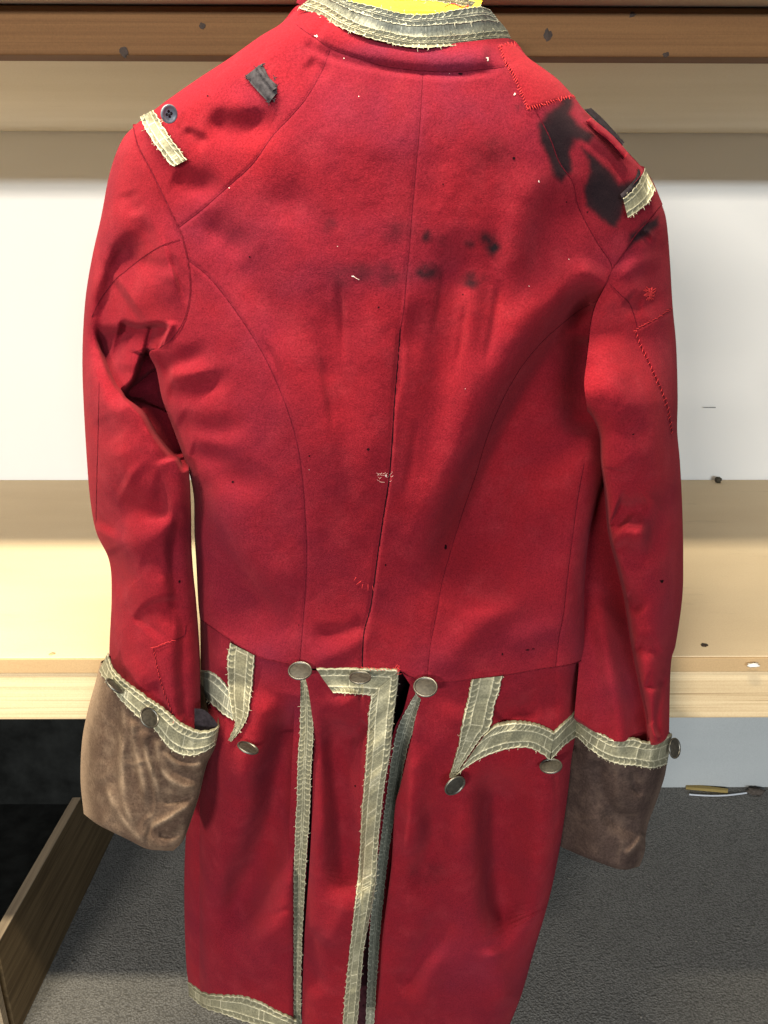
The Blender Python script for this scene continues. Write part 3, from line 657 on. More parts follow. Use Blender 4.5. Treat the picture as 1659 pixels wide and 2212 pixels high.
def sl_depth(x, y):
    x, y = np.broadcast_arrays(np.asarray(x, float), np.asarray(y, float))
    d = base(x, y); top = smooth((420-y)/160)
    d = d+roll(x-SIL_L(y), 95*top+70*(1-top), 0.045)*(1-0*y)
    k = smooth((y-720)/160)
    xc = (SIL_L(y)+SL_IN(y))/2; hw = (SL_IN(y)-SIL_L(y))/2+1
    d = d-k*0.030*np.clip(1-((x-xc)/hw)**2, 0, 1)-k*0.012+roll(SL_IN(y)-x, 30, 0.03)*smooth((y-960)/70)
    d = d+folds(x, y, SLF, 0.82)+0.0030*fbm(x, y, 90, 25, 3)+0.0007*fbm(x, y, 36, 29, 2)+0.00012*fbm(x, y, 12, 19, 2)
    return d
def sgrid(XL, XR, y0, y1, nu, nv, edge=0.4):
    t = np.linspace(0, 1, nu); u = (1-edge)*t+edge*(0.5-0.5*np.cos(math.pi*t)); Y = np.broadcast_to(np.linspace(y0, y1, nv)[:, None], (nv, nu))
    return XL(Y)*(1-u)+XR(Y)*u, Y
_slip = yofx([(200, 1410), (232, 1425), (268, 1475), (308, 1505), (354, 1538), (391, 1568), (427, 1584), (440, 1584)])
def sl_depth2(x, y): return sl_depth(x, y)+0.045*smooth((y-_slip(x)+2)/10)
X, Y = sgrid(SIL_L, SL_IN, 268, 1640, 110, 560); Y = np.minimum(Y, _slip(X)+14+0*Y)
cloth('sleeve', X, Y, sl_depth2, M_RED, coat, backd=0.05)

SR_IN = xofy(ARM_R+[(1262, 830), (1268, 880), (1278, 950), (1284, 1020), (1272, 1080), (1262, 1160), (1254, 1260), (1250, 1340), (1250, 1440), (1240, 1560), (1240, 1680)])
SRF = [
    ([(1263, 792), (1250, 826), (1249, 850), (1262, 875), (1283, 902), (1297, 940), (1300, 1000), (1311, 1070), (1318, 1150), (1338, 1230), (1352, 1290), (1366, 1380), (1382, 1470), (1400, 1560), (1404, 1650)], 0.0, 5, 5),
    ([(1385, 560), (1400, 620), (1408, 690)], 0.008, 24, 20, 0.3, 0.3),
    ([(1425, 480), (1428, 560), (1432, 640), (1436, 700)], 0.006, 18, 18, 0.3, 0.3),
    ([(1345, 470+90), (1372, 600), (1390, 660)], -0.006, 20, 20, 0.3, 0.3),
    ([(1352, 640), (1372, 655), (1392, 660)], 0.006, 12, 12, 0.3, 0.3),
    ([(1375, 505), (1395, 512), (1405, 530)], 0.006, 8, 8, 0.2, 0.4),
    ([(1388, 498), (1404, 508), (1412, 524)], -0.004, 7, 7, 0.2, 0.4),
    ([(1300, 720), (1320, 800), (1310, 880)], -0.008, 30, 30, 0.3, 0.3),
    ([(1330, 900), (1370, 930), (1420, 950)], 0.005, 18, 22, 0.3, 0.4),
    ([(1330, 1090), (1360, 1100), (1395, 1092), (1412, 1080)], 0.020, 26, 16, 0.1, 0.4),
    ([(1340, 1130), (1370, 1150), (1410, 1150)], -0.008, 20, 22, 0.2, 0.3),
    ([(1440, 1040), (1428, 1100), (1410, 1170), (1400, 1230)], 0.014, 16, 24, 0.2, 0.3),
    ([(1420, 1060), (1398, 1130), (1378, 1200)], -0.005, 16, 14, 0.3, 0.3),
    ([(1330, 1170), (1370, 1215), (1400, 1235)], 0.008, 14, 18, 0.2, 0.4),
    ([(1345, 1290), (1370, 1310), (1385, 1330)], 0.010, 12, 14, 0.2, 0.4),
    ([(1370, 1390), (1400, 1400), (1430, 1390)], 0.008, 14, 14, 0.2, 0.3),
    ([(1390, 1475), (1415, 1480), (1440, 1462)], 0.008, 10, 12, 0.2, 0.3),
    ([(1442, 1430), (1428, 1500), (1420, 1560), (1432, 1610)], 0.010, 8, 10, 0.2, 0.1),
    ([(1400, 1560), (1412, 1585), (1425, 1598)], -0.008, 8, 8, 0.2, 0.1),
    ([(1340, 830), (1380, 1000), (1370, 1050)], -0.006, 40, 40, 0.3, 0.3),
]
LOBE = xofy([(1266, 790), (1250, 826), (1249, 850), (1262, 875), (1283, 902), (1297, 940), (1300, 1000), (1311, 1070), (1318, 1150), (1338, 1230), (1352, 1290), (1366, 1380), (1382, 1470), (1400, 1560), (1404, 1660)])
def sr_depth(x, y):
    x, y = np.broadcast_arrays(np.asarray(x, float), np.asarray(y, float))
    d = base(x, y); top = smooth((420-y)/160)
    d = d+roll(SIL_R(y)-x, 95*top+62*(1-top), 0.045)
    k = smooth((y-720)/160); lob = LOBE(y); xc = (lob+SIL_R(y))/2; hw = (SIL_R(y)-lob)/2+1
    near = 0.030*np.clip(1-((x-xc)/hw)**2, 0, 1)+0.022
    g = smooth((lob+2-x)/7)*smooth((y-775)/50)        # left of the near fold the sleeve drops back
    far = -0.085+0.075*smooth((y-1230)/260)+0.025*np.exp(-((x-(lob-58))/26)**2)*smooth((y-1200)/200)
    d = d-k*(near*(1-g)+far*g)+roll(x-lob, 16, 0.014)*(x > lob)*smooth((y-790)/50)
    d = d+folds(x, y, SRF[1:], 1.35)*(1-g)+0.0028*fbm(x, y, 90, 35, 3)+0.0006*fbm(x, y, 36, 39, 2)+0.00012*fbm(x, y, 12, 19, 2)
    return d
SR_OUT = SIL_R
X, Y = sgrid(SR_IN, SIL_R, 440, 1660, 150, 500)
X[:, :] = np.where(Y < 470, np.maximum(X, SR_IN(Y)), X)
_srip = yofx([(1220, 1530), (1256, 1558), (1289, 1582), (1322, 1600), (1368, 1598), (1398, 1607), (1428, 1600), (1455, 1586)])
def sr_depth2(x, y): return sr_depth(x, y)+0.04*smooth((y-_srip(x)-1)/8)
Y = np.minimum(Y, _srip(X)+12)
cloth('sleeve', X, Y, sr_depth2, M_RED, coat, backd=0.05)

# ---- skirts
def gentle(x, y, s): return 0.0026*fbm(x, y*0.6, 110, s, 3)+0.0005*fbm(x, y, 36, s+4, 2)+0.00012*fbm(x, y, 12, 19, 2)
WY = yofx(WAIST)
def wbase(x, y):
    """continues the body below the waist"""
    yw = WY(x); db = bodydepth(x, yw); return db+0.00010*(y-yw)-0.022*smooth((y-yw)/260)
LS_L = [(432, 1338), (434, 1440), (438, 1560), (430, 1650), (412, 1740), (402, 1800), (398, 1900), (399, 2000), (402, 2080), (407, 2124)]
LS_B = [(407, 2124), (440, 2158), (500, 2172), (560, 2186), (610, 2205), (644, 2222)]
LS_R = [(648, 1441), (649, 1500), (647, 1559), (643, 1642), (640, 1740), (637, 1812), (634, 1895), (634, 2000), (634, 2222)]
LSF = [([(600, 1500), (560, 1600), (520, 1680), (500, 1740)], -0.010, 40, 26, 0.2, 0.3),
       ([(640, 1500), (610, 1640), (588, 1760), (545, 1880), (490, 1990), (460, 2060)], 0.036, 30, 42, 0.15, 0.3),
       ([(560, 1660), (530, 1790), (480, 1900), (440, 1990)], -0.008, 40, 34, 0.3, 0.3),
       ([(625, 1850), (610, 1950), (600, 2060)], -0.008, 30, 24, 0.3, 0.3),
       ([(460, 2060), (520, 2090), (560, 2040), (600, 1980)], -0.004, 20, 20, 0.3, 0.3),
       ([(636, 1960), (600, 1972), (570, 1985)], 0.0012, 8, 8, 0.1, 0.4),
       ([(636, 2050), (600, 2070), (590, 2100)], 0.0014, 9, 9, 0.1, 0.4),
       ([(636, 1880), (612, 1886), (590, 1896)], 0.0010, 8, 8, 0.1, 0.4),
       ([(430, 1600), (450, 1700), (440, 1800)], 0.010, 30, 24, 0.2, 0.4),
       ([(500, 1440), (480, 1500), (450, 1560)], 0.006, 20, 20, 0.3, 0.3)]
LSLx, LSRx = xofy(LS_L), xofy(LS_R)
def ls_depth(x, y):
    x, y = np.broadcast_arrays(np.asarray(x, float), np.asarray(y, float))
    t = smooth((y-1480)/200)
    return wbase(x, y)+roll(x-LSLx(y), 46, 0.05)+roll(LSRx(y)-x, 16, 0.010)*t-0.004*t+folds(x, y, LSF, 1.7)+gentle(x, y, 51)
Wn = lambda a, b: [p for p in WAIST if a <= p[0] <= b]
X, Y = coons(Wn(430, 649), LS_B, LS_L, LS_R, 110, 340, 0.4)
cloth('skirt', X, Y, ls_depth, M_RED, coat, backd=0.003, liner=M_LINING)
# inner pleat that carries the lace strip, behind the left skirt
def lp_depth(x, y):
    x, y = np.broadcast_arrays(np.asarray(x, float), np.asarray(y, float)); return wbase(x, y)+0.006+0.010*smooth((y-1470)/120)+gentle(x, y, 61)
LP_R = [(664, 1446), (672, 1503), (676, 1592), (672, 1659), (669, 1763), (662, 1878), (657, 1961), (652, 2060), (650, 2226)]
X, Y = coons([(636, 1440), (664, 1446)], [(622, 2226), (650, 2226)], [(636, 1440), (635, 1560), (630, 1660), (622, 1900), (622, 2226)], LP_R, 18, 220, 0)
cloth('pleat', X, Y, lp_depth, M_RED, coat, backd=0.003, kindstain=False)
# centre flap with the right-angled lace
CF_L = [(655, 1447), (668, 1503), (678, 1592), (676, 1659), (674, 1763), (668, 1878), (662, 1961), (656, 2060), (652, 2226)]
CF_R = [(862, 1449), (858, 1490), (851, 1543), (846, 1592), (841, 1642), (832, 1702), (822, 1790), (814, 1880), (804, 1950), (787, 2050), (780, 2126), (772, 2226)]
CFLx, CFRx = xofy(CF_L), xofy(CF_R)
CFF = [([(720, 1510), (722, 1620), (735, 1760), (745, 1880), (715, 1960)], 0.028, 26, 38, 0.2, 0.25),
       ([(690, 1500), (698, 1620), (702, 1760), (700, 1880)], -0.006, 12, 24, 0.2, 0.3),
       ([(770, 1490), (740, 1540), (720, 1570)], -0.007, 18, 18, 0.2, 0.3),
       ([(790, 1560), (760, 1590), (740, 1600)], 0.006, 10, 12, 0.1, 0.4),
       ([(700, 2060), (730, 2000), (750, 1950), (765, 1890)], -0.007, 24, 20, 0.2, 0.3),
       ([(660, 2000), (672, 2080), (690, 2160)], 0.008, 14, 18, 0.2, 0.3)]
def cf_depth(x, y):
    x, y = np.broadcast_arrays(np.asarray(x, float), np.asarray(y, float))
    t = smooth((y-1470)/160)
    return wbase(x, y)-0.008*t+0.020*t*np.exp(-np.maximum(x-CFLx(y), 0)/16)+roll(CFRx(y)-x, 9, 0.006)+folds(x, y, CFF, 1.7)+gentle(x, y, 71)-0.004*fold(x, y, [(812, 1500), (806, 1640), (800, 1800), (780, 2000), (755, 2220)], 1, 34, 34, .1, 0)
X, Y = coons(Wn(655, 862)[0:0]+[(655, 1443), (700, 1446), (782, 1449), (862, 1450)], [(652, 2226), (772, 2226)], CF_L, CF_R, 80, 330, 0.3)
cloth('skirt_flap', X, Y, cf_depth, M_RED, coat, backd=0.003, liner=M_LINING)
# right skirt
RS_L = [(868, 1452), (900, 1500), (909, 1512), (899, 1545), (890, 1590), (878, 1640), (864, 1700), (853, 1746), (846, 1862), (836, 1944), (826, 2027), (819, 2126), (809, 2226)]
RS_R = [(1263, 1422), (1258, 1500), (1254, 1560), (1236, 1650), (1222, 1750), (1206, 1850), (1184, 1950), (1152, 2060), (1126, 2150), (1096, 2226)]
RSF = [([(900, 1600), (892, 1720), (880, 1850), (868, 1900)], -0.010, 16, 24, 0.2, 0.3),
       ([(1075, 1640), (1068, 1760), (1072, 1900), (1090, 1990), (1120, 2040)], 0.034, 24, 50, 0.2, 0.25),
       ([(1010, 1700), (1020, 1820), (1030, 1960), (1045, 2140)], -0.007, 40, 30, 0.25, 0.2),
       ([(1200, 1640), (1185, 1780), (1165, 1900), (1135, 2030)], -0.009, 34, 34, 0.2, 0.2),
       ([(930, 1700), (935, 1800), (910, 1880), (870, 1930)], 0.012, 18, 26, 0.3, 0.3),
       ([(845, 1930), (880, 1945), (915, 1925)], -0.002, 14, 14, 0.1, 0.3),
       ([(860, 2150), (900, 2070), (940, 2000), (960, 1930)], 0.009, 18, 16, 0.2, 0.4),
       ([(900, 2200), (930, 2110), (980, 2040)], -0.005, 18, 20, 0.2, 0.4),
       ([(1060, 2040), (1075, 2110), (1090, 2180)], -0.008, 16, 18, 0.2, 0.2),
       ([(1000, 1520), (960, 1600), (930, 1640)], -0.005, 26, 26, 0.3, 0.3),
       ([(1070, 1560), (1110, 1532), (1170, 1540)], 0.008, 14, 14, 0.2, 0.3),
       ([(1120, 1500), (1180, 1520), (1230, 1500)], 0.005, 18, 22, 0.3, 0.3)]
RSLx, RSRx = xofy(RS_L), xofy(RS_R)
def rs_depth(x, y):
    x, y = np.broadcast_arrays(np.asarray(x, float), np.asarray(y, float)); t = smooth((y-1500)/200)
    return wbase(x, y)+roll(RSRx(y)-x, 60, 0.055)+0.006*t+roll(x-RSLx(y), 14, 0.010)*t+folds(x, y, RSF, 1.6)+gentle(x, y, 81)
RT = [(868, 1452), (890, 1464), (945, 1474), (1018, 1467), (1096, 1457), (1164, 1445), (1230, 1435), (1263, 1422)]
X, Y = coons(RT, [(809, 2226), (950, 2230), (1096, 2226)], RS_L, RS_R, 150, 330, 0.3)
cloth('skirt', X, Y, rs_depth, M_RED, coat, backd=0.003, liner=M_LINING)
# inner pleat on the right, deep in the vent
def rp_depth(x, y):
    x, y = np.broadcast_arrays(np.asarray(x, float), np.asarray(y, float)); return wbase(np.clip(x, 866, 920), y)+0.016+0.044*smooth((y-1480)/260)+gentle(x, y, 91)
RP_L = [(888, 1470), (872, 1533), (852, 1576), (840, 1642), (832, 1692), (812, 1809), (800, 1950), (790, 2226)]
RP_R = [(918, 1480), (909, 1543), (903, 1590), (892, 1650), (878, 1720), (866, 1809), (850, 1950), (830, 2226)]
X, Y = coons([(888, 1470), (918, 1480)], [(790, 2226), (830, 2226)], RP_L, RP_R, 18, 220, 0)
cloth('pleat', X, Y, rp_depth, M_RED, coat, backd=0.003, kindstain=False)
# dark lining and the front of the coat behind the vent
X, Y = coons([(470, 1400), (1240, 1430)], [(470, 2100), (560, 2150), (650, 2200), (760, 2260), (1060, 2210)], [(470, 1400), (440, 1800), (470, 2100)], [(1240, 1430), (1170, 1800), (1060, 2210)], 50, 60, 0)
Dd = base(X, Y)+0.095+0.00011*(Y-1440)+0.02*fbm(X, Y, 200, 14)
mk('front_lining', P(X, Y, Dd).reshape(-1, 3), grid_faces(*X.shape), M_LINING, coat)

# ---- velvet cuffs
def cuffgrid(T, B, L, R, nu, nv): return coons(T, B, L, R, nu, nv, 0.4)
LC_T = [(217, 1430), (242, 1450), (268, 1475), (308, 1505), (354, 1538), (391, 1568), (427, 1584), (457, 1582), (474, 1571)]
LC_B = [(181, 1758), (208, 1779), (242, 1797), (275, 1813), (315, 1833), (345, 1837), (374, 1838)]
LC_L = [(217, 1430), (206, 1474), (189, 1537), (177, 1603), (174, 1686), (181, 1758)]
LC_R = [(474, 1571), (464, 1615), (446, 1653), (430, 1719), (414, 1768), (396, 1815), (374, 1838)]
LCL, LCR = xofy(LC_L), xofy(LC_R); LCB = yofx(LC_B); LCT = yofx(LC_T)
LCF = [([(262, 1500), (268, 1580), (262, 1650), (270, 1740), (300, 1800)], -0.007, 9, 12, 0.2, 0.2),
       ([(282, 1540), (292, 1620), (310, 1700), (318, 1760)], -0.007, 8, 12, 0.15, 0.3),
       ([(305, 1570), (318, 1640), (335, 1690), (345, 1740)], -0.007, 7, 12, 0.15, 0.3),
       ([(335, 1590), (344, 1640), (362, 1680), (400, 1700), (432, 1690)], -0.006, 8, 12, 0.15, 0.2),
       ([(350, 1620), (380, 1650), (420, 1655), (446, 1640)], -0.005, 8, 10, 0.2, 0.2),
       ([(235, 1520), (240, 1600), (230, 1680)], 0.004, 12, 12, 0.3, 0.3),
       ([(228, 1690), (248, 1745), (290, 1800), (318, 1828)], -0.005, 7, 12, 0.2, 0.2),
       ([(320, 1790), (360, 1770), (400, 1745), (420, 1740)], -0.005, 8, 8, 0.2, 0.2),
       ([(318, 1830), (319, 1810), (330, 1770)], 0.003, 3, 5, 0.0, 0.3),
       ([(340, 1800), (370, 1805), (395, 1790)], 0.005, 8, 8, 0.2, 0.2),
       ([(350, 1730), (385, 1728), (420, 1712)], 0.005, 8, 8, 0.2, 0.2)]
def crush(x, y, s, sd):
    wx = x+14*fbm(x, y, 70, sd+9, 2); wy = y+14*fbm(x, y, 70, sd+8, 2)
    return np.clip(1-np.abs(fbm(wx, wy*0.62, s, sd, 2))*5.5, 0, 1)**1.5
def lc_depth(x, y):
    x, y = np.broadcast_arrays(np.asarray(x, float), np.asarray(y, float)); xc = (LCL(y)+LCR(y))/2; hw = (LCR(y)-LCL(y))/2
    d = 0.774+0.034*((x-400)/200)**2-0.00003*(y-1600)
    return d+roll(x-LCL(y), 60, 0.055)+roll(LCR(y)-x, 30, 0.014)+roll(LCB(x)-y, 12, 0.008)+folds(x, y, LCF)+0.0030*fbm(x, y, 60, 101, 3)-0.0016*crush(x, y, 75, 101)
def lworn_lit(x, y):
    wv = np.zeros(x.shape)
    for f in LCF:
        if f[1] < 0: wv = wv+fold(x, y, f[0], 0.75, 5, 6, 0.2, 0.2)
    wv = wv*np.clip(0.7+1.2*fbm(x, y, 40, 5), 0, 1.3)*0.8+0.12*crush(x, y, 75, 101)*smooth((430-x)/160)+0.75*np.exp(-((x-LCL(y))/16)**2)+0.18*np.clip(fbm(x, y, 50, 8, 4)*1.4, 0, 1)*smooth((400-x)/200)  # worn ridges, plus light painted along the left edge and side
    return {'worn': np.clip(wv, 0, 1)}
X, Y = cuffgrid(LC_T, LC_B, LC_L, LC_R, 120, 130)
cuffL = cloth('cuff', X, Y, lc_depth, M_VEL_L, coat, backd=0.075, extra=lworn_lit, kindstain=False, nb=24)[0]
# inner face of the cuff mouth
def mouth(T, R_, depthf, off, name, mat, sh=0.05):
    c = curve(T, 60); G = []
    for k, s in enumerate(np.linspace(0, 1, 8)):
        d = depthf(c[:, 0], c[:, 1]); t = np.linspace(0, 1, 60)
        p = P(c[:, 0], c[:, 1]-6*s*np.sin(math.pi*t)-s*0, d+0.004+s*sh*np.sin(math.pi*t)**.5); G.append(p)
    G = np.array(G); return mk(name, G.reshape(-1, 3), grid_faces(8, 60), mat, coat)
X, Y = coons([(420, 1530), (440, 1533), (458, 1548), (474, 1570)], [(420, 1600), (445, 1600), (474, 1572)], [(420, 1530), (420, 1600)], [(474, 1570), (474, 1572)], 20, 16, 0)
mk('cuff_inside', P(X, Y, 0.786-0.0*X+0*X).reshape(-1, 3), grid_faces(16, 20), M_BLACKTAPE, coat)

RC_T = [(1236, 1548), (1256, 1560), (1289, 1583), (1322, 1601), (1368, 1599), (1398, 1608), (1428, 1601), (1452, 1588)]
RC_B = [(1150, 1806), (1197, 1823), (1249, 1846), (1309, 1869), (1348, 1879), (1382, 1871)]
RC_L = [(1236, 1548), (1215, 1600), (1190, 1680), (1165, 1750), (1150, 1806)]
RC_R = [(1452, 1588), (1446, 1620), (1440, 1655), (1434, 1684), (1418, 1731), (1402, 1774), (1395, 1807), (1393, 1840), (1382, 1871)]
RCL, RCR = xofy(RC_L), xofy(RC_R); RCB = yofx(RC_B)
RCF = [([(1290, 1640), (1298, 1700), (1325, 1755), (1370, 1768), (1408, 1760)], 0.010, 22, 12, 0.1, 0.2),
       ([(1262, 1600), (1275, 1680), (1290, 1740)], -0.004, 14, 14, 0.2, 0.3),
       ([(1368, 1660), (1372, 1700), (1392, 1720)], 0.005, 8, 8, 0.2, 0.3),
       ([(1392, 1800), (1370, 1830), (1345, 1850)], -0.006, 6, 9, 0.1, 0.3),
       ([(1390, 1825), (1372, 1852), (1352, 1866)], 0.006, 6, 5, 0.1, 0.3),
       ([(1300, 1745), (1350, 1790), (1390, 1795)], 0.005, 12, 18, 0.2, 0.3)]
def rc_depth(x, y):
    x, y = np.broadcast_arrays(np.asarray(x, float), np.asarray(y, float))
    d = 0.812+0.025*((x-1340)/120)**2
    return d+roll(RCR(y)-x, 40, 0.05)+roll(x-RCL(y), 40, 0.03)+roll(RCB(x)-y, 10, 0.008)+0.020*smooth((1300-x)/90)+folds(x, y, RCF)+0.0026*fbm(x, y, 80, 111, 3)-0.0014*crush(x, y, 80, 141)
def rworn(x, y):
    return {'worn': np.clip(0.8*np.exp(-((x-RCR(y))/9)**2)+fold(x, y, RCF[3][0], 0.6, 5, 5)+0.10*crush(x, y, 80, 141)+0.1*np.clip(fbm(x, y, 60, 18, 3), 0, 1), 0, 1)}
X, Y = cuffgrid(RC_T, RC_B, RC_L, RC_R, 110, 120)
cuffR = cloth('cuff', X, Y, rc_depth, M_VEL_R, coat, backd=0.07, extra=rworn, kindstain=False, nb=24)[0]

# ---- lace
def lace(edgeA, edgeB, depthf, parent, lift=0.0016, mat=None, seed=0, fray=0.5, P0=13.5, pucker=0.0010, name='lace_trim', cut=None, mid=None, thick=0.0012):
    """metal lace between two edges in picture coordinates; edge cords, looped borders, a plain middle band"""
    mat = mat or M_LACE; rg = np.random.default_rng(seed)
    Lc = 0.5*(np.hypot(*np.diff(curve(edgeA, 60), axis=0).T).sum()+np.hypot(*np.diff(curve(edgeB, 60), axis=0).T).sum())
    ns = max(12, int(Lc/1.6)); nc = 30
    A, B = curve(edgeA, ns), curve(edgeB, ns); s = np.linspace(0, Lc, ns)
    wd = np.hypot(*(B-A).T); nd = (B-A)/(wd[:, None]+1e-6)
    v = np.linspace(0, 1, nc)[None]; S = s[:, None]
    ph = S/P0+0.9*fbm(S, S*0+seed, 45, seed)
    sc = (np.abs(np.sin(math.pi*ph))**0.6-0.45)*2.3+0.9*fbm(S, 0*S, 5, seed+1, 2)
    sc2 = (np.abs(np.sin(math.pi*(ph+0.4)))**0.6-0.45)*2.3+0.9*fbm(S, 0*S+40, 5, seed+2, 2)
    off = v*wd[:, None]-sc*np.clip(1-v*5, 0, 1)+sc2*np.clip(1-(1-v)*5, 0, 1)
    X = A[:, :1]+nd[:, :1]*off; Y = A[:, 1:]+nd[:, 1:]*off
    X = X+0.8*fbm(S, v*40, 18, seed+3, 2); Y = Y+0.8*fbm(S, v*40+99, 18, seed+4, 2)
    bell = lambda c, wv: np.exp(-((v-c)/wv)**2)
    narrow = wd.mean() < 26
    w1 = 0.27 if not narrow else 0.42
    c1, c2 = w1, 1-w1
    cords = bell(0.035, 0.03)+bell(0.965, 0.03)+0.9*bell(c1, 0.028)+0.9*bell(c2, 0.028)
    inb = ((v > 0.05) & (v < c1-0.02)) | ((v < 0.95) & (v > c2+0.02))
    vb = np.where(v < 0.5, (v-0.05)/(c1-0.07), (0.95-v)/(c1-0.07))
    lp = np.abs(((ph+1.1*(vb-0.5)**2+0.35*vb+0.12*fbm(S, v*30, 9, seed+12, 2)) % 1)-0.5)*2           # slanting threads between the cells
    thr = smooth((lp-0.70)/0.22)
    lacev = np.clip(cords, 0, 1)
    lacev = np.where(inb, np.clip(0.16+0.42*thr*(0.6+0.8*rg.random((ns, 1)))+0.25*np.exp(-((vb-0.5)/0.5)**2)*0.5*rg.random(X.shape), 0, 1), lacev)
    midm = (v >= c1+0.02) & (v <= c2-0.02)
    md = 0.40+0.30*fbm(S, v*10, 22, seed+7, 3)+0.14*(rg.random((ns, 1))-0.5)
    md = np.where(rg.random((ns, 1)) > 0.965, 0.95, md)
    lacev = np.where(midm, np.clip(md, 0.05, 1), lacev)
    lacev = np.maximum(lacev, np.clip(cords, 0, 1)*(0.70+0.3*rg.random(X.shape)))
    h = 0.0009*np.clip(cords, 0, 1)+np.where(inb, 0.0009*thr-0.0004+0.0004*fbm(S, v*40, 6, seed+15, 2), 0)+pucker*fbm(S, v*8, 26, seed+9, 2)*np.sin(math.pi*v)+0.0002*rg.random(X.shape)
    D = depthf(X, Y)-lift-h
    G = P(X, Y, D)
    # turn the rim down so that the strip has thickness
    Gl = G[:, :1].copy(); Gr = G[:, -1:].copy(); Gl[..., 1] += thick+lift*0.6; Gr[..., 1] += thick+lift*0.6
    Ga = np.concatenate([Gl, G, Gr], 1); La = np.concatenate([lacev[:, :1]*0.6, lacev, lacev[:, -1:]*0.6], 1)
    bag = Bag(); bag.add(Ga.reshape(-1, 3), grid_faces(ns, nc+2), La.ravel())
    nf = int(Lc*fray/9)
    for _ in range(nf):
        i = rg.integers(1, ns-1); e = rg.random() < 0.5; p0 = G[i, 0] if e else G[i, -1]; sg = -1 if e else 1
        dirp = np.array([sg*nd[i, 0], 0, -sg*nd[i, 1]]); ln = rg.uniform(.0006, .0034)*rg.uniform(.3, 1)
        q = [p0+dirp*ln*t+np.array([0, -0.0012*math.sin(t*2.5), 0])+rg.normal(0, .0005, 3)*t for t in (-0.4, 0.2, 0.6, 1)]
        V, Fc = tube_pts(q, 0.00022, 3); bag.add(V, Fc, 0.95)
    return bag.mk(name, mat, parent, 'lace')

CO_T = [(640, -6), (690, -10), (726, -2), (789, 9), (835, 20), (885, 30), (934, 29), (987, 20), (1033, 13), (1052, 18), (1066, 31), (1086, 60), (1105, 84)]
def collar_depth(x, y):
    x, y = np.broadcast_arrays(np.asarray(x, float), np.asarray(y, float)); return bodydepth(x, np.maximum(y, 95))-0.002+0.030*np.clip(np.abs(x-885)/210, 0, 1.2)**2.2
# collar band under the lace
cb = [(640, 6), (683, 22), (729, 48), (789, 71), (835, 83), (885, 94), (934, 95), (1000, 90), (1060, 84), (1104, 86)]
ct = [(650, -40), (700, -14), (740, -1), (789, 13), (835, 24), (885, 34), (934, 33), (987, 24), (1030, 18), (1060, 34)]
X, Y = coons(ct, cb, [ct[0], cb[0]], [ct[-1], (1088, 60), cb[-1]], 80, 24, 0)
Dc = collar_depth(X, Y)
cband = mk('collar', P(X, Y, Dc+0.001).reshape(-1, 3), grid_faces(24, 80), M_RED, coat, attrs={'stain': 0*X.ravel(), 'haze': 0*X.ravel()+.3})
# three bands across the collar: looped lower border, plain middle, plaited upper border
lo = [(644, 17), (683, 30), (729, 56), (789, 79), (835, 91), (885, 101), (934, 102), (1000, 97), (1066, 90), (1108, 90)]
m1 = [(668, -2), (705, 12), (745, 37), (795, 58), (835, 68), (885, 78), (934, 79), (1000, 75), (1060, 68), (1096, 66)]
hi = [(700, -16), (735, -4), (760, 4), (800, 12), (838, 22), (885, 31), (934, 30), (987, 21), (1033, 14), (1060, 22)]
lace(m1, lo, collar_depth, coat, mat=M_LACE, seed=3, fray=.8, P0=15, lift=0.0032)
lace(hi, [(690, -14), (725, 5), (765, 24), (805, 38), (840, 48), (885, 55), (934, 54), (1000, 50), (1050, 44), (1080, 48)], collar_depth, coat, mat=M_LACE_GREY, seed=4, fray=.4, P0=15, lift=0.0040)
def band(eA, eB, depthf, name, mat, lift, nc=14, val=0.4, seed=1, streak=0.97):
    ns = 260; A, B = curve(eA, ns), curve(eB, ns); v = np.linspace(0, 1, nc)[None, :, None]; Q = A[:, None]*(1-v)+B[:, None]*v
    rg = np.random.default_rng(seed); X, Y = Q[..., 0], Q[..., 1]
    a = np.clip(val+0.28*fbm(X, Y, 40, seed, 3)+0.1*(rg.random((ns, 1))-.5), .05, 1); a = np.where((rg.random((ns, 1)) > streak) & (rg.random((ns, nc)) > .35), 1.0, a)
    return mk(name, P(X, Y, depthf(X, Y)-lift-0.0004*rg.random((ns, 1))).reshape(-1, 3), grid_faces(ns, nc), mat, coat, attrs={'lace': a.ravel()})
band([(690, -14), (725, 3), (765, 22), (805, 36), (840, 46), (885, 53), (934, 52), (1000, 48), (1050, 42), (1080, 46)], [(666, 0), (703, 14), (743, 39), (793, 60), (833, 70), (885, 80), (934, 81), (1000, 77), (1060, 70), (1098, 68)], collar_depth, 'lace_band', M_LACE_GREY, 0.0028)
# inside of the collar: yellow wool, and the far edge of the collar
X, Y = coons([(700, -60), (870, -26), (1000, -8), (1042, 2)], [(720, 10), (835, 40), (934, 48), (1030, 26)], [(700, -60), (720, 10)], [(1042, 2), (1030, 26)], 50, 20, 0)
mk('collar_lining', P(X, Y, collar_depth(np.full_like(X, 885), np.full_like(Y, 100))+0.006+0.095*np.sin(math.pi*np.clip((Y-45)/-100, 0, .5))).reshape(-1, 3), grid_faces(20, 50), M_YELLOW, coat)
dfar = float(collar_depth(np.array(885.), np.array(100.)))
lace([(860, -24), (940, -14), (985, -6), (1028, 4)], [(852, -2), (930, 2), (985, 10), (1020, 15)], lambda x, y: dfar+0.055+0*x, coat, seed=6, mat=M_LACE, fray=.6)
V, Fc = tube_pts(P(np.linspace(1012, 960, 8), 12+4*np.sin(np.arange(8)), dfar+0.045), 0.0006, 5); mk('loose_thread', V, Fc, M_THREAD, coat)

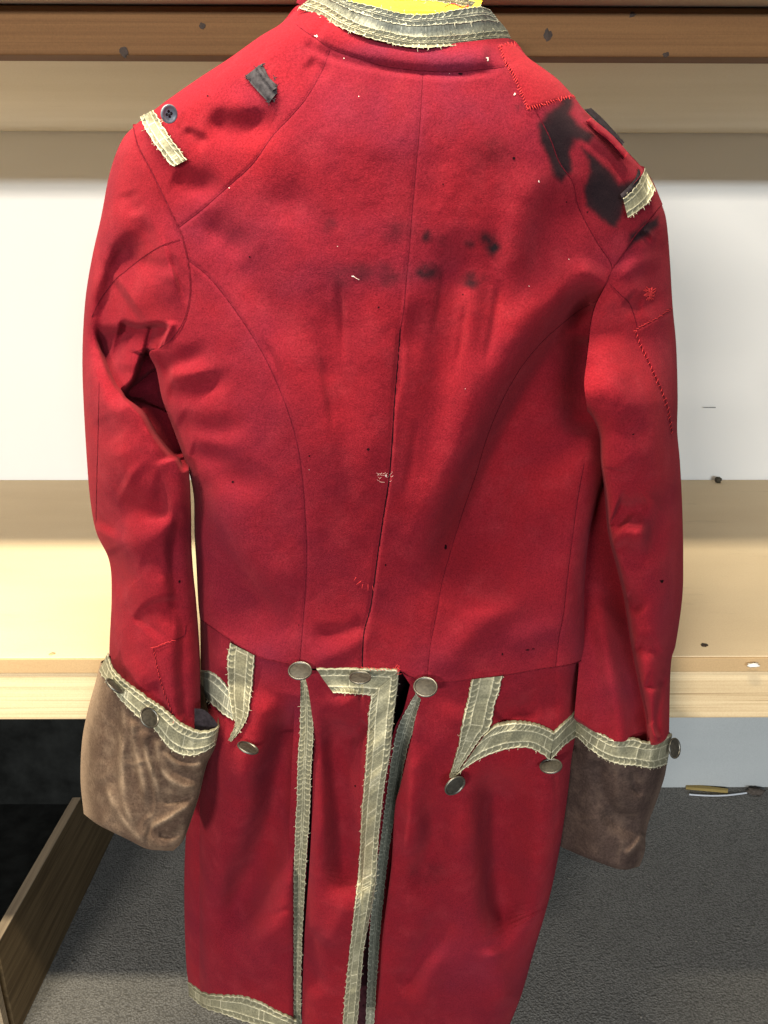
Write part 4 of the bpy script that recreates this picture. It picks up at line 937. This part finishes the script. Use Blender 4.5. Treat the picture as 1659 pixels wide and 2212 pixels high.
# right-angled lace of the centre vent
lift = 0.0022
lace([(683, 1445), (740, 1445), (800, 1446), (863, 1449)], [(720, 1497), (752, 1498), (786, 1501), (806, 1503)], cf_depth, coat, seed=11, P0=14, lift=lift)
lace([(803, 1500), (797, 1543), (792, 1626), (784, 1725), (781, 1763), (776, 1862), (763, 1994), (750, 2110), (740, 2226)],
     [(862, 1450), (858, 1490), (851, 1543), (846, 1592), (840, 1642), (830, 1702), (819, 1796), (812, 1900), (802, 1965), (786, 2050), (779, 2126), (770, 2226)], cf_depth, coat, seed=12, fray=1.2, pucker=0.0022, lift=lift+0.0006)
lace([(649, 1468), (649, 1559), (644, 1642), (641, 1740), (638, 1812), (635, 1895), (635, 2000), (635, 2226)],
     [(664, 1468), (672, 1503), (676, 1592), (672, 1659), (668, 1763), (660, 1878), (656, 1961), (651, 2060), (649, 2226)], lp_depth, coat, seed=13, fray=.8, pucker=0.0015, lift=0.003, P0=11)
lace([(901, 1494), (879, 1533), (859, 1576), (846, 1642), (838, 1700), (824, 1809), (812, 1900), (800, 2000), (790, 2226)],
     [(911, 1500), (899, 1545), (891, 1580), (879, 1620), (868, 1675), (850, 1774), (838, 1850), (822, 2000), (806, 2226)], rp_depth, coat, seed=14, fray=.4, mat=M_LACE_GREY, P0=11)
# right pocket flap
lace([(1020, 1468), (1012, 1510), (1000, 1559), (992, 1609), (982, 1645), (972, 1681)], [(1085, 1460), (1078, 1493), (1068, 1526), (1058, 1573), (1032, 1602), (978, 1682)], rs_depth, coat, seed=21, fray=.6, pucker=0.0018, lift=0.0040)
lace([(1046, 1590), (1075, 1568), (1111, 1562), (1145, 1565), (1176, 1574), (1197, 1585)], [(983, 1678), (1015, 1652), (1065, 1627), (1114, 1616), (1150, 1618), (1188, 1641)], rs_depth, coat, seed=22, fray=.8, pucker=0.0022, lift=0.0060)
lace([(1196, 1586), (1212, 1570), (1230, 1553), (1246, 1534), (1254, 1522)], [(1190, 1641), (1203, 1628), (1214, 1614), (1232, 1600), (1249, 1587)], rs_depth, coat, seed=23, fray=.6, pucker=0.0016, lift=0.0045)
# left pocket flap
lace([(497, 1388), (492, 1421), (492, 1460), (494, 1500), (502, 1545), (508, 1568), (494, 1600)], [(549, 1416), (547, 1450), (545, 1475), (540, 1514), (533, 1552), (516, 1581), (498, 1602)], ls_depth, coat, seed=24, fray=.7, pucker=0.0016, lift=0.0050)
lace([(428, 1448), (450, 1452), (467, 1461), (492, 1487), (505, 1512)], [(430, 1494), (450, 1515), (467, 1530), (485, 1545), (503, 1556)], ls_depth, coat, seed=25, fray=.7, pucker=0.0018, lift=0.0034, mat=M_LACE_GREY)
# hem
lace([(406, 2122), (440, 2146), (480, 2152), (520, 2154), (560, 2166), (600, 2188), (640, 2206)], [(408, 2150), (440, 2176), (480, 2190), (520, 2204), (560, 2216), (600, 2226), (640, 2240)], lambda x, y: ls_depth(x, np.minimum(y, 2180)), coat, seed=26, fray=.6, lift=0.003)
# cuffs
lace([(232, 1412), (236, 1432), (246, 1452), (268, 1474), (308, 1503), (354, 1536), (391, 1566), (427, 1582), (457, 1580), (474, 1569)],
     [(214, 1447), (222, 1462), (240, 1484), (265, 1516), (304, 1554), (335, 1577), (366, 1616), (401, 1633), (440, 1625), (466, 1608)], lc_depth, coat, seed=31, fray=.9, pucker=0.0020, lift=0.0045)
lace([(1246, 1550), (1262, 1566), (1289, 1582), (1322, 1599), (1345, 1600), (1368, 1597), (1398, 1606), (1428, 1599), (1452, 1587)],
     [(1236, 1586), (1256, 1600), (1276, 1620), (1309, 1640), (1342, 1652), (1375, 1654), (1401, 1659), (1420, 1657), (1442, 1650)], rc_depth, coat, seed=32, fray=2.0, pucker=0.0022, lift=0.0045)
# shoulder loops
def loop_depth(f, rise): return lambda x, y: f(x, y)-rise
sd = lambda x, y: bodydepth(np.clip(x, 322, 2000), np.maximum(y, 262))-0.006
lace([(303, 252), (318, 285), (340, 318), (366, 352), (376, 360)], [(330, 238), (348, 268), (366, 296), (386, 322), (402, 346)], sd, coat, seed=41, fray=1.2, pucker=0.001, P0=17)
sd2 = lambda x, y: bodydepth(np.minimum(x, 1398), y)-0.008
lace([(1393, 364), (1382, 390), (1366, 412), (1346, 430)], [(1416, 408), (1404, 432), (1384, 452), (1356, 470)], sd2, coat, seed=42, fray=1.6, pucker=0.001, P0=15)
X, Y = coons([(1380, 362), (1372, 385), (1358, 402), (1340, 420)], [(1396, 372), (1386, 398), (1370, 418), (1348, 436)], [(1380, 362), (1396, 372)], [(1340, 420), (1348, 436)], 24, 8, 0)
mk('loop_backing', P(X, Y, sd2(X, Y)+0.001-0.003*np.sin(np.linspace(0, math.pi, 8))[:, None]).reshape(-1, 3), grid_faces(8, 24), M_BLACKTAPE, coat)
X, Y = coons([(1374, 356), (1392, 360)], [(1366, 400), (1392, 372)], [(1374, 356), (1384, 376), (1366, 400)], [(1392, 360), (1392, 372)], 10, 14, 0)
mk('loop_backing', P(X, Y, sd2(X, Y)-0.002-0.003*np.sin(np.linspace(0, math.pi, 10))[None]).reshape(-1, 3), grid_faces(14, 10), M_RED, coat, attrs={'stain': 0*X.ravel(), 'haze': 0*X.ravel()})
# black tab and red strap standing off the right shoulder
def strap(edgeA, edgeB, depthf, mat, name, lift, nA=26, nC=10, arch=0.004, red=False):
    A, B = curve(edgeA, nA), curve(edgeB, nA); v = np.linspace(0, 1, nC)[None, :, None]; Q = A[:, None]*(1-v)+B[:, None]*v
    t = np.linspace(0, 1, nA)[:, None]; G = P(Q[..., 0], Q[..., 1], depthf(Q[..., 0], Q[..., 1])-lift-arch*np.sin(math.pi*v[..., 0])-0.0012*fbm(Q[..., 0], Q[..., 1], 12, 5))
    U = G.copy(); U[..., 1] += 0.0018
    V = np.concatenate([G.reshape(-1, 3), U.reshape(-1, 3)]); n = nA*nC; Fs = [tuple(f) for f in grid_faces(nA, nC)]+[tuple(f+n) for f in grid_faces(nA, nC, flip=True)]
    for i in range(nA-1):
        for j in (0, nC-1): Fs.append((i*nC+j, (i+1)*nC+j, n+(i+1)*nC+j, n+i*nC+j))
    for j in range(nC-1):
        for i in (0, nA-1): Fs.append((i*nC+j, i*nC+j+1, n+i*nC+j+1, n+i*nC+j))
    return mk(name, V, Fs, mat, coat, attrs={'stain': np.zeros(len(V)), 'haze': np.zeros(len(V))})
strap([(1263, 236), (1290, 262), (1318, 288), (1345, 314)], [(1277, 233), (1302, 256), (1326, 282), (1349, 308)], lambda x, y: bodydepth(x-14, y+8)-0.006, M_BLACKTAPE, 'shoulder_tab', 0.004)
strap([(1266, 262), (1290, 284), (1320, 308), (1350, 342)], [(1276, 254), (1300, 272), (1328, 296), (1357, 330)], lambda x, y: bodydepth(x-12, y+8)-0.008, M_RED, 'shoulder_strap', 0.004)
strap([(1268, 268), (1290, 288), (1318, 312), (1346, 344)], [(1271, 264), (1294, 284), (1322, 308), (1350, 340)], lambda x, y: bodydepth(x-10, y+6)-0.007, M_SEAM, 'strap_edge', 0.003, nC=4, arch=0.0)
# grey frayed tab on the left shoulder
strap([(531, 163), (540, 178), (556, 196), (572, 213), (582, 221)], [(566, 137), (574, 153), (582, 168), (597, 184), (598, 200)], bodydepth, M_TAB, 'frayed_tab', 0.003, arch=0.004)
strap([(552, 147), (560, 162), (572, 178), (588, 196)], [(560, 140), (570, 158), (584, 174), (597, 190)], bodydepth, M_TAB, 'frayed_tab', 0.0075, arch=0.002)
bag = Bag(); rg = np.random.default_rng(2)
for cx, cy in [(533, 165), (568, 138), (598, 186), (590, 216), (580, 222), (594, 202), (552, 146), (536, 172), (592, 168)]:
    for _ in range(4):
        a = rg.uniform(0, 6.3); q = P(cx+np.array([0, 3, 6])*math.cos(a)+rg.normal(0, 1, 3), cy+np.array([0, 3, 6])*math.sin(a), bodydepth(np.array([cx]*3, float), np.array([cy]*3, float))-0.005); V, Fc = tube_pts(q, .0003, 4); bag.add(V, Fc)
bag.mk('loose_thread', M_TAB, coat)

# ---- seams: dark ribbons painting the crease shadow along the groove
def line(pts, depthf, wpx, name, mat, lift=0.0003, taper=True, jit=0.5, seed=0):
    n = max(12, int(len(curve(pts, 10))*1+np.hypot(*np.diff(curve(pts, 50), axis=0).T).sum()/4)); c = curve(pts, n)
    tg = np.gradient(c, axis=0); tg /= np.linalg.norm(tg, axis=1, keepdims=True); nr = np.stack([-tg[:, 1], tg[:, 0]], -1)
    rg = np.random.default_rng(seed); ww = wpx*(0.8+0.4*rg.random(n)); ww[0] = ww[-1] = 0.3*wpx; c = c+nr*(rg.normal(0, jit, n)*0.35)[:, None]
    v = np.array([-0.5, 0, 0.5])[None, :, None]; Q = c[:, None]+nr[:, None]*ww[:, None, None]*v
    D = depthf(Q[..., 0], Q[..., 1])-lift-np.array([0, 0.0003, 0])[None]
    return mk(name, P(Q[..., 0], Q[..., 1], D).reshape(-1, 3), grid_faces(n, 3), mat, coat)
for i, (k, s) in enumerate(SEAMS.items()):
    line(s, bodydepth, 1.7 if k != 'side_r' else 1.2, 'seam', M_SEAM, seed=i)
line(SEAMS['centre'][7:], bodydepth, 2.6, 'seam', M_HOLE, lift=0.0006, seed=20)  # near-black strip painting the shadow in the open centre seam
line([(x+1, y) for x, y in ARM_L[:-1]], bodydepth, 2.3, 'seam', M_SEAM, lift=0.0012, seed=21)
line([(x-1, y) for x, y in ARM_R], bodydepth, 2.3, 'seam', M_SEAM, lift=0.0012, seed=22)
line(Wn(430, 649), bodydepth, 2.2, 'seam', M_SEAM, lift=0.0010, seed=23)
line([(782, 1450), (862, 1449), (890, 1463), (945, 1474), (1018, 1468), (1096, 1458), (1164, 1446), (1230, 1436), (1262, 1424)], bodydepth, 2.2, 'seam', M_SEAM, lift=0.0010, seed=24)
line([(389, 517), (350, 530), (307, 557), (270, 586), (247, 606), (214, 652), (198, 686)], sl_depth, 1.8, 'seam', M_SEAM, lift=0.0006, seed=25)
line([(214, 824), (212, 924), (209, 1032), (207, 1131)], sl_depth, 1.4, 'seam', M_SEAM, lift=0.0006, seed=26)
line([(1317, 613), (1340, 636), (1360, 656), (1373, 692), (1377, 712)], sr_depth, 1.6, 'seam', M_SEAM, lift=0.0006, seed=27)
# ---- patches with hand stitching
def patchpiece(poly4, depthf, nu, nv, mat, name, lift=0.0022, haze=0.0):
    T_, B_, L_, R_ = poly4; X, Y = coons(T_, B_, L_, R_, nu, nv, 0)
    X = X+0; iu = np.arange(nu)[None]; iv = np.arange(nv)[:, None]; e = np.minimum(np.minimum(iu, nu-1-iu), np.minimum(iv, nv-1-iv))
    D = depthf(X, Y)-lift*smooth(e/1.5)
    return mk(name, P(X, Y, D).reshape(-1, 3), grid_faces(nv, nu), mat, coat, attrs={'stain': 0*X.ravel(), 'haze': haze+0*X.ravel()})
pa = [(1084, 102), (1098, 94), (1120, 96), (1138, 120)]
patchpiece(([(1080, 100), (1098, 95), (1112, 96)], [(1140, 235), (1170, 228), (1205, 216), (1240, 208)], [(1080, 100), (1090, 130), (1108, 160), (1124, 196), (1140, 235)], [(1112, 96), (1138, 122), (1175, 149), (1208, 176), (1240, 208)]), lambda x, y: bodydepth(x, y)-0.0006, 40, 40, M_PATCH, 'patch', lift=0.0020)
def stitches(pts, depthf, spacing, ln, ang, name='stitching', mat=None, seed=0, r=0.00028, lift=0.0032):
    c = curve(pts, 400); Lc = np.hypot(*np.diff(c, axis=0).T).sum(); n = max(2, int(Lc/spacing)); rg = np.random.default_rng(seed); bag = Bag()
    c = curve(pts, n); tg = np.gradient(c, axis=0)
    for i in range(n):
        a = math.atan2(tg[i, 1], tg[i, 0])+math.radians(ang)+rg.normal(0, .25); l = ln*rg.uniform(.6, 1.3); t = np.array([-.5, 0, .5])*l
        x = c[i, 0]+t*math.cos(a)+rg.normal(0, .5); y = c[i, 1]+t*math.sin(a)+rg.normal(0, .5)
        V, Fc = tube_pts(P(x, y, depthf(x, y)-lift-np.array([-.0008, .0005, -.0008])), r, 4); bag.add(V, Fc)
    return bag.mk(name, mat or M_THREAD, coat)
stitches([(1080, 100), (1090, 130), (1108, 160), (1124, 196), (1140, 235)], bodydepth, 5.5, 8, 70, seed=1)
stitches([(1140, 235), (1170, 228), (1205, 216), (1240, 208)], bodydepth, 5, 9, 70, seed=2)
stitches([(1080, 100), (1098, 95), (1112, 96)], bodydepth, 5, 8, 70, seed=3)
pr_l = [(1373, 716), (1384, 745), (1398, 775), (1415, 812), (1432, 850), (1444, 890), (1452, 935)]
patchpiece(([(1373, 714), (1395, 700), (1425, 684), (1452, 664)], [(1452, 935), (1462, 930)], pr_l, [(1452, 664), (1459, 750), (1462, 860), (1462, 930)]), sr_depth, 26, 60, M_RED, 'patch', lift=0.0016)
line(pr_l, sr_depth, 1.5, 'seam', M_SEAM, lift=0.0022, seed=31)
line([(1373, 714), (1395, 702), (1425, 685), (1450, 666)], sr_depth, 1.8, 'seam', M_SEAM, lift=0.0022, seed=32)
stitches(pr_l, sr_depth, 10, 8, 60, seed=4); stitches([(1373, 714), (1395, 700), (1425, 684), (1450, 666)], sr_depth, 6, 7, 30, seed=5)
pl_l = [(331, 1400), (337, 1430), (344, 1462), (354, 1495), (368, 1530), (375, 1560)]
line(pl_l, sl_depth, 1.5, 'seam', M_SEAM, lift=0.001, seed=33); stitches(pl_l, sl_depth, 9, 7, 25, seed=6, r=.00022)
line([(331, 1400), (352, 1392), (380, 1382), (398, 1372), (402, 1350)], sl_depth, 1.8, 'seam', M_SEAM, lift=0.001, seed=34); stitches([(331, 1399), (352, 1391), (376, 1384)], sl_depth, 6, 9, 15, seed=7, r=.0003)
# darning and mended slits
bag = Bag(); rg = np.random.default_rng(8)
for k in range(46):
    a = rg.uniform(0, 6.28); r1 = rg.uniform(2, 11); cx = 1404+r1*math.cos(a)*1.2; cy = 633+r1*math.sin(a)*1.3; l = rg.uniform(4, 9); t = np.array([-.5, 0, .5])*l; b_ = a+rg.normal(0, .4)
    x = cx+t*math.cos(b_); y = cy+t*math.sin(b_); V, Fc = tube_pts(P(x, y, sr_depth(x, y)-0.0014-np.array([-.0006, .0006, -.0006])), .00045, 4); bag.add(V, Fc)
bag.mk('darning', M_THREAD, coat)
stitches([(768, 1250), (778, 1262), (790, 1268), (806, 1270)], bodydepth, 8, 11, 80, 'darning', seed=9, lift=0.0010)
stitches([(783, 1442), (800, 1445), (830, 1446), (860, 1444)], bodydepth, 7, 8, 40, 'darning', seed=10, lift=0.0034)
stitches([(640, 1432), (650, 1438)], bodydepth, 4, 6, 30, 'darning', seed=12, lift=0.0014)
stitches([(855, 1440), (861, 1446), (862, 1456)], cf_depth, 3, 9, 60, 'darning', seed=13, lift=0.006)
# moth holes and specks
def dot(x, y, rx, ry, depthf, mat, name, seed, ang=0.0, lift=0.0005):
    r = np.random.default_rng(seed); k = 12; a = np.arange(k)*2*math.pi/k; q = 1+0.28*r.standard_normal(k).clip(-1.2, 1.2)
    ux = rx*np.cos(a)*q; uy = ry*np.sin(a)*q; px = x+ux*math.cos(ang)-uy*math.sin(ang); py = y+ux*math.sin(ang)+uy*math.cos(ang)
    V = np.vstack([P(px, py, depthf(px, py)-lift), P(x, y, depthf(np.array(x, float), np.array(y, float))-lift-0.0001)[None]])
    return mk(name, V, [(i, (i+1) % k, k) for i in range(k)], mat, coat)
for i, (x, y, rx, ry) in enumerate([(995, 159, 4.2, 2.8), (1110, 342, 3.2, 3), (818, 664, 2.2, 2.2), (795, 971, 3.4, 3), (668, 985, 2.6, 1.8), (963, 1182, 3.6, 4.4), (503, 1041, 2.2, 2.2), (957, 398, 1.8, 1.8), (1224, 437, 1.6, 1.6),
                                    (1269, 458, 2, 2), (449, 207, 1.8, 1.8), (539, 555, 1.8, 2), (1085, 1413, 2.2, 2.0), (1140, 1404, 4, 1.4), (1152, 1402, 3, 1.2), (1000, 636, 1.6, 1.2), (833, 1220, 1.6, 2.4), (645, 1350, 1.2, 1.2)]):
    dot(x, y, rx, ry, bodydepth, M_HOLE, 'moth_hole', i)
for i, (x, y, r) in enumerate([(1430, 1256, 4.4), (1368, 938, 2.4), (1411, 633, 3.0)]): dot(x, y, r, r*.8, sr_depth, M_HOLE, 'moth_hole', 40+i, lift=.0018)
dot(388, 1256, 2.4, 3.2, sl_depth, M_HOLE, 'moth_hole', 45); dot(767, 1698, 2, 2, cf_depth, M_HOLE, 'moth_hole', 46); dot(785, 2172, 2.5, 3, cf_depth, M_HOLE, 'moth_hole', 47)
for i, (x, y, rx, ry, an) in enumerate([(683, 78, 6, 2, .2), (684, 78, 2, 5, 0), (1053, 125, 6, 3, .1), (1054, 129, 2.2, 5, 0), (1112, 203, 3, 4.5, .3), (1164, 392, 2, 4, -.3), (495, 406, 2, 1.5, 0), (763, 597, 5.5, 2, .2), (729, 532, 1, 1, 0), (834, 1028, 3, 4, .3),
                                        (743, 126, 1.6, 2, 0), (775, 208, 1.5, 1.5, 0), (971, 159, 1.4, 1.4, 0), (668, 1015, 1.2, 1, 0), (1005, 840, 1, 1, 0), (1229, 560, 1.2, 1, 0), (1143, 618, 1, 1.6, 0)]):
    dot(x, y, rx*.6, ry*.6, bodydepth, M_LINT, 'lint', 60+i, an)
bag = Bag(); rg = np.random.default_rng(5)
for _ in range(10):
    x0, y0 = 828+rg.normal(0, 14), 1028+rg.normal(0, 5); a = rg.normal(0.3, .6); l = rg.uniform(5, 20); t = np.linspace(0, 1, 5)
    x = x0+t*l*math.cos(a); y = y0+t*l*math.sin(a)+2*np.sin(t*4); V, Fc = tube_pts(P(x, y, bodydepth(x, y)-0.0004), .00008, 3); bag.add(V, Fc)
x = np.linspace(763, 776, 6); V, Fc = tube_pts(P(x, 597+(x-763)*.6, bodydepth(x, 597+(x-763)*.6)-.0006), .00016, 3); bag.add(V, Fc)
tag(bag.mk('lint_threads', M_LINT, coat), kind='stuff')

# ---- buttons
def ringlathe(prof, k=36):
    a = np.arange(k)*2*math.pi/k; return np.array([[(r*math.cos(t), r*math.sin(t), z) for t in a] for r, z in prof]).reshape(-1, 3), grid_faces(len(prof), k, True)
def button(x, y, a_px, ratio, ang, d, flip=1, kind='pewter'):
    """domed metal button: centre, half-length in px, how far it is turned, tilt direction"""
    c = P(x, y, d); cam0 = np.array([0, 0, CAM_H]); v = (c-cam0)/np.linalg.norm(c-cam0)
    ax = (c-cam0)@(-RM[:, 2]); Rr = a_px*ax/F
    r = RM[:, 0]; u = RM[:, 1]; mi = -math.sin(ang)*r+math.cos(ang)*u; mi = mi-v*(mi@v); mi /= np.linalg.norm(mi)
    t = math.acos(ratio); n = -v*math.cos(t)+flip*mi*math.sin(t); n /= np.linalg.norm(n)
    e1 = np.cross(n, [0.2, 0.1, 1]); e1 /= np.linalg.norm(e1); e2 = np.cross(n, e1); Mx = np.stack([e1, e2, n], 1)
    if kind == 'pewter':
        V, Fc = ringlathe([(0.001*Rr, -.10*Rr), (.5*Rr, -.12*Rr), (.9*Rr, -.06*Rr), (1.0*Rr, .04*Rr)]); n0 = len(V)
        V1, F1 = ringlathe([(.83*Rr, .06*Rr), (.70*Rr, .09*Rr), (.45*Rr, .14*Rr), (.2*Rr, .165*Rr), (.0005*Rr, .17*Rr)])
        o = mk('button', np.vstack([V@Mx.T+c, V1@Mx.T+c]), np.vstack([Fc, F1+n0]), M_PEWTER, coat)
        V, Fc = ringlathe([(1.0*Rr, .02*Rr), (1.005*Rr, .10*Rr), (.97*Rr, .155*Rr), (.92*Rr, .165*Rr), (.86*Rr, .13*Rr), (.82*Rr, .05*Rr)])
        mk('rim', V@Mx.T+c, Fc, M_RIM, o)
    else:
        V, Fc = ringlathe([(.001*Rr, -.10*Rr), (.9*Rr, -.10*Rr), (1.0*Rr, 0), (.97*Rr, .14*Rr), (.88*Rr, .18*Rr), (.74*Rr, .15*Rr), (.66*Rr, .06*Rr), (.3*Rr, .03*Rr), (.001*Rr, .03*Rr)])
        o = mk('button', V@Mx.T+c, Fc, M_SHELL, coat)
        for q in range(4):
            an = q*math.pi/2+.5; V, Fc = ringlathe([(.0001, .066*Rr), (.15*Rr, .062*Rr), (.16*Rr, .03*Rr)], 12); mk('thread_hole', (V+np.array([.27*Rr*math.cos(an), .27*Rr*math.sin(an), 0.0]))@Mx.T+c, Fc, M_HOLE, o)
        p = [np.array([.27*Rr*math.cos(.5+s), .27*Rr*math.sin(.5+s), .07*Rr]) for s in (0, math.pi)]
        V, Fc = tube_pts(np.array([p[0], (p[0]+p[1])/2+[0, 0, .04*Rr], p[1]])@Mx.T+c, .0004, 5); mk('thread', V, Fc, M_TAB, o)
    return o
f1 = lambda f, x, y: float(f(np.array(float(x)), np.array(float(y))))
button(648, 1450, 26, .74, .02, f1(bodydepth, 648, 1438)-.019, 1)
button(778, 1465, 24, .56, .02, f1(cf_depth, 778, 1465)-.018, 1)
button(919, 1485, 26.5, .80, -.05, f1(bodydepth, 919, 1470)-.019, 1)
button(982, 1696, 25.5, .58, .62, f1(rs_depth, 982, 1696)-.016, -1)
button(1190, 1656, 24.5, .62, .14, f1(rs_depth, 1190, 1656)-.016, 1)
button(535, 1617, 24.5, .42, -.40, f1(ls_depth, 535, 1617)-.015, 1)
button(322, 1551, 24, .74, -.95, f1(lc_depth, 322, 1551)-.020, 1)
button(247, 1483, 24, .30, -.72, f1(lc_depth, 247, 1483)-.016, 1)
button(1456, 1616, 22, .52, 1.45, f1(rc_depth, 1440, 1616)-.004, -1)
button(365, 246, 19.5, .88, 1.1, f1(bodydepth, 365, 262)-.024, -1, 'shell')

# parts that look different from their twins
cuffL['label'] = 'worn brown velvet cuff with crushed creases, light painted into its tan'; cuffR['label'] = 'dark brown velvet cuff'
for o in coat.children:
    if o.data and o.data.materials:
        mn = o.data.materials[0].name
        if mn == 'grey_shell_button': o['label'] = 'grey four hole shell button on the shoulder'
        if mn == 'bright_red_patch_wool': o['label'] = 'brighter red repair patch on the shoulder'
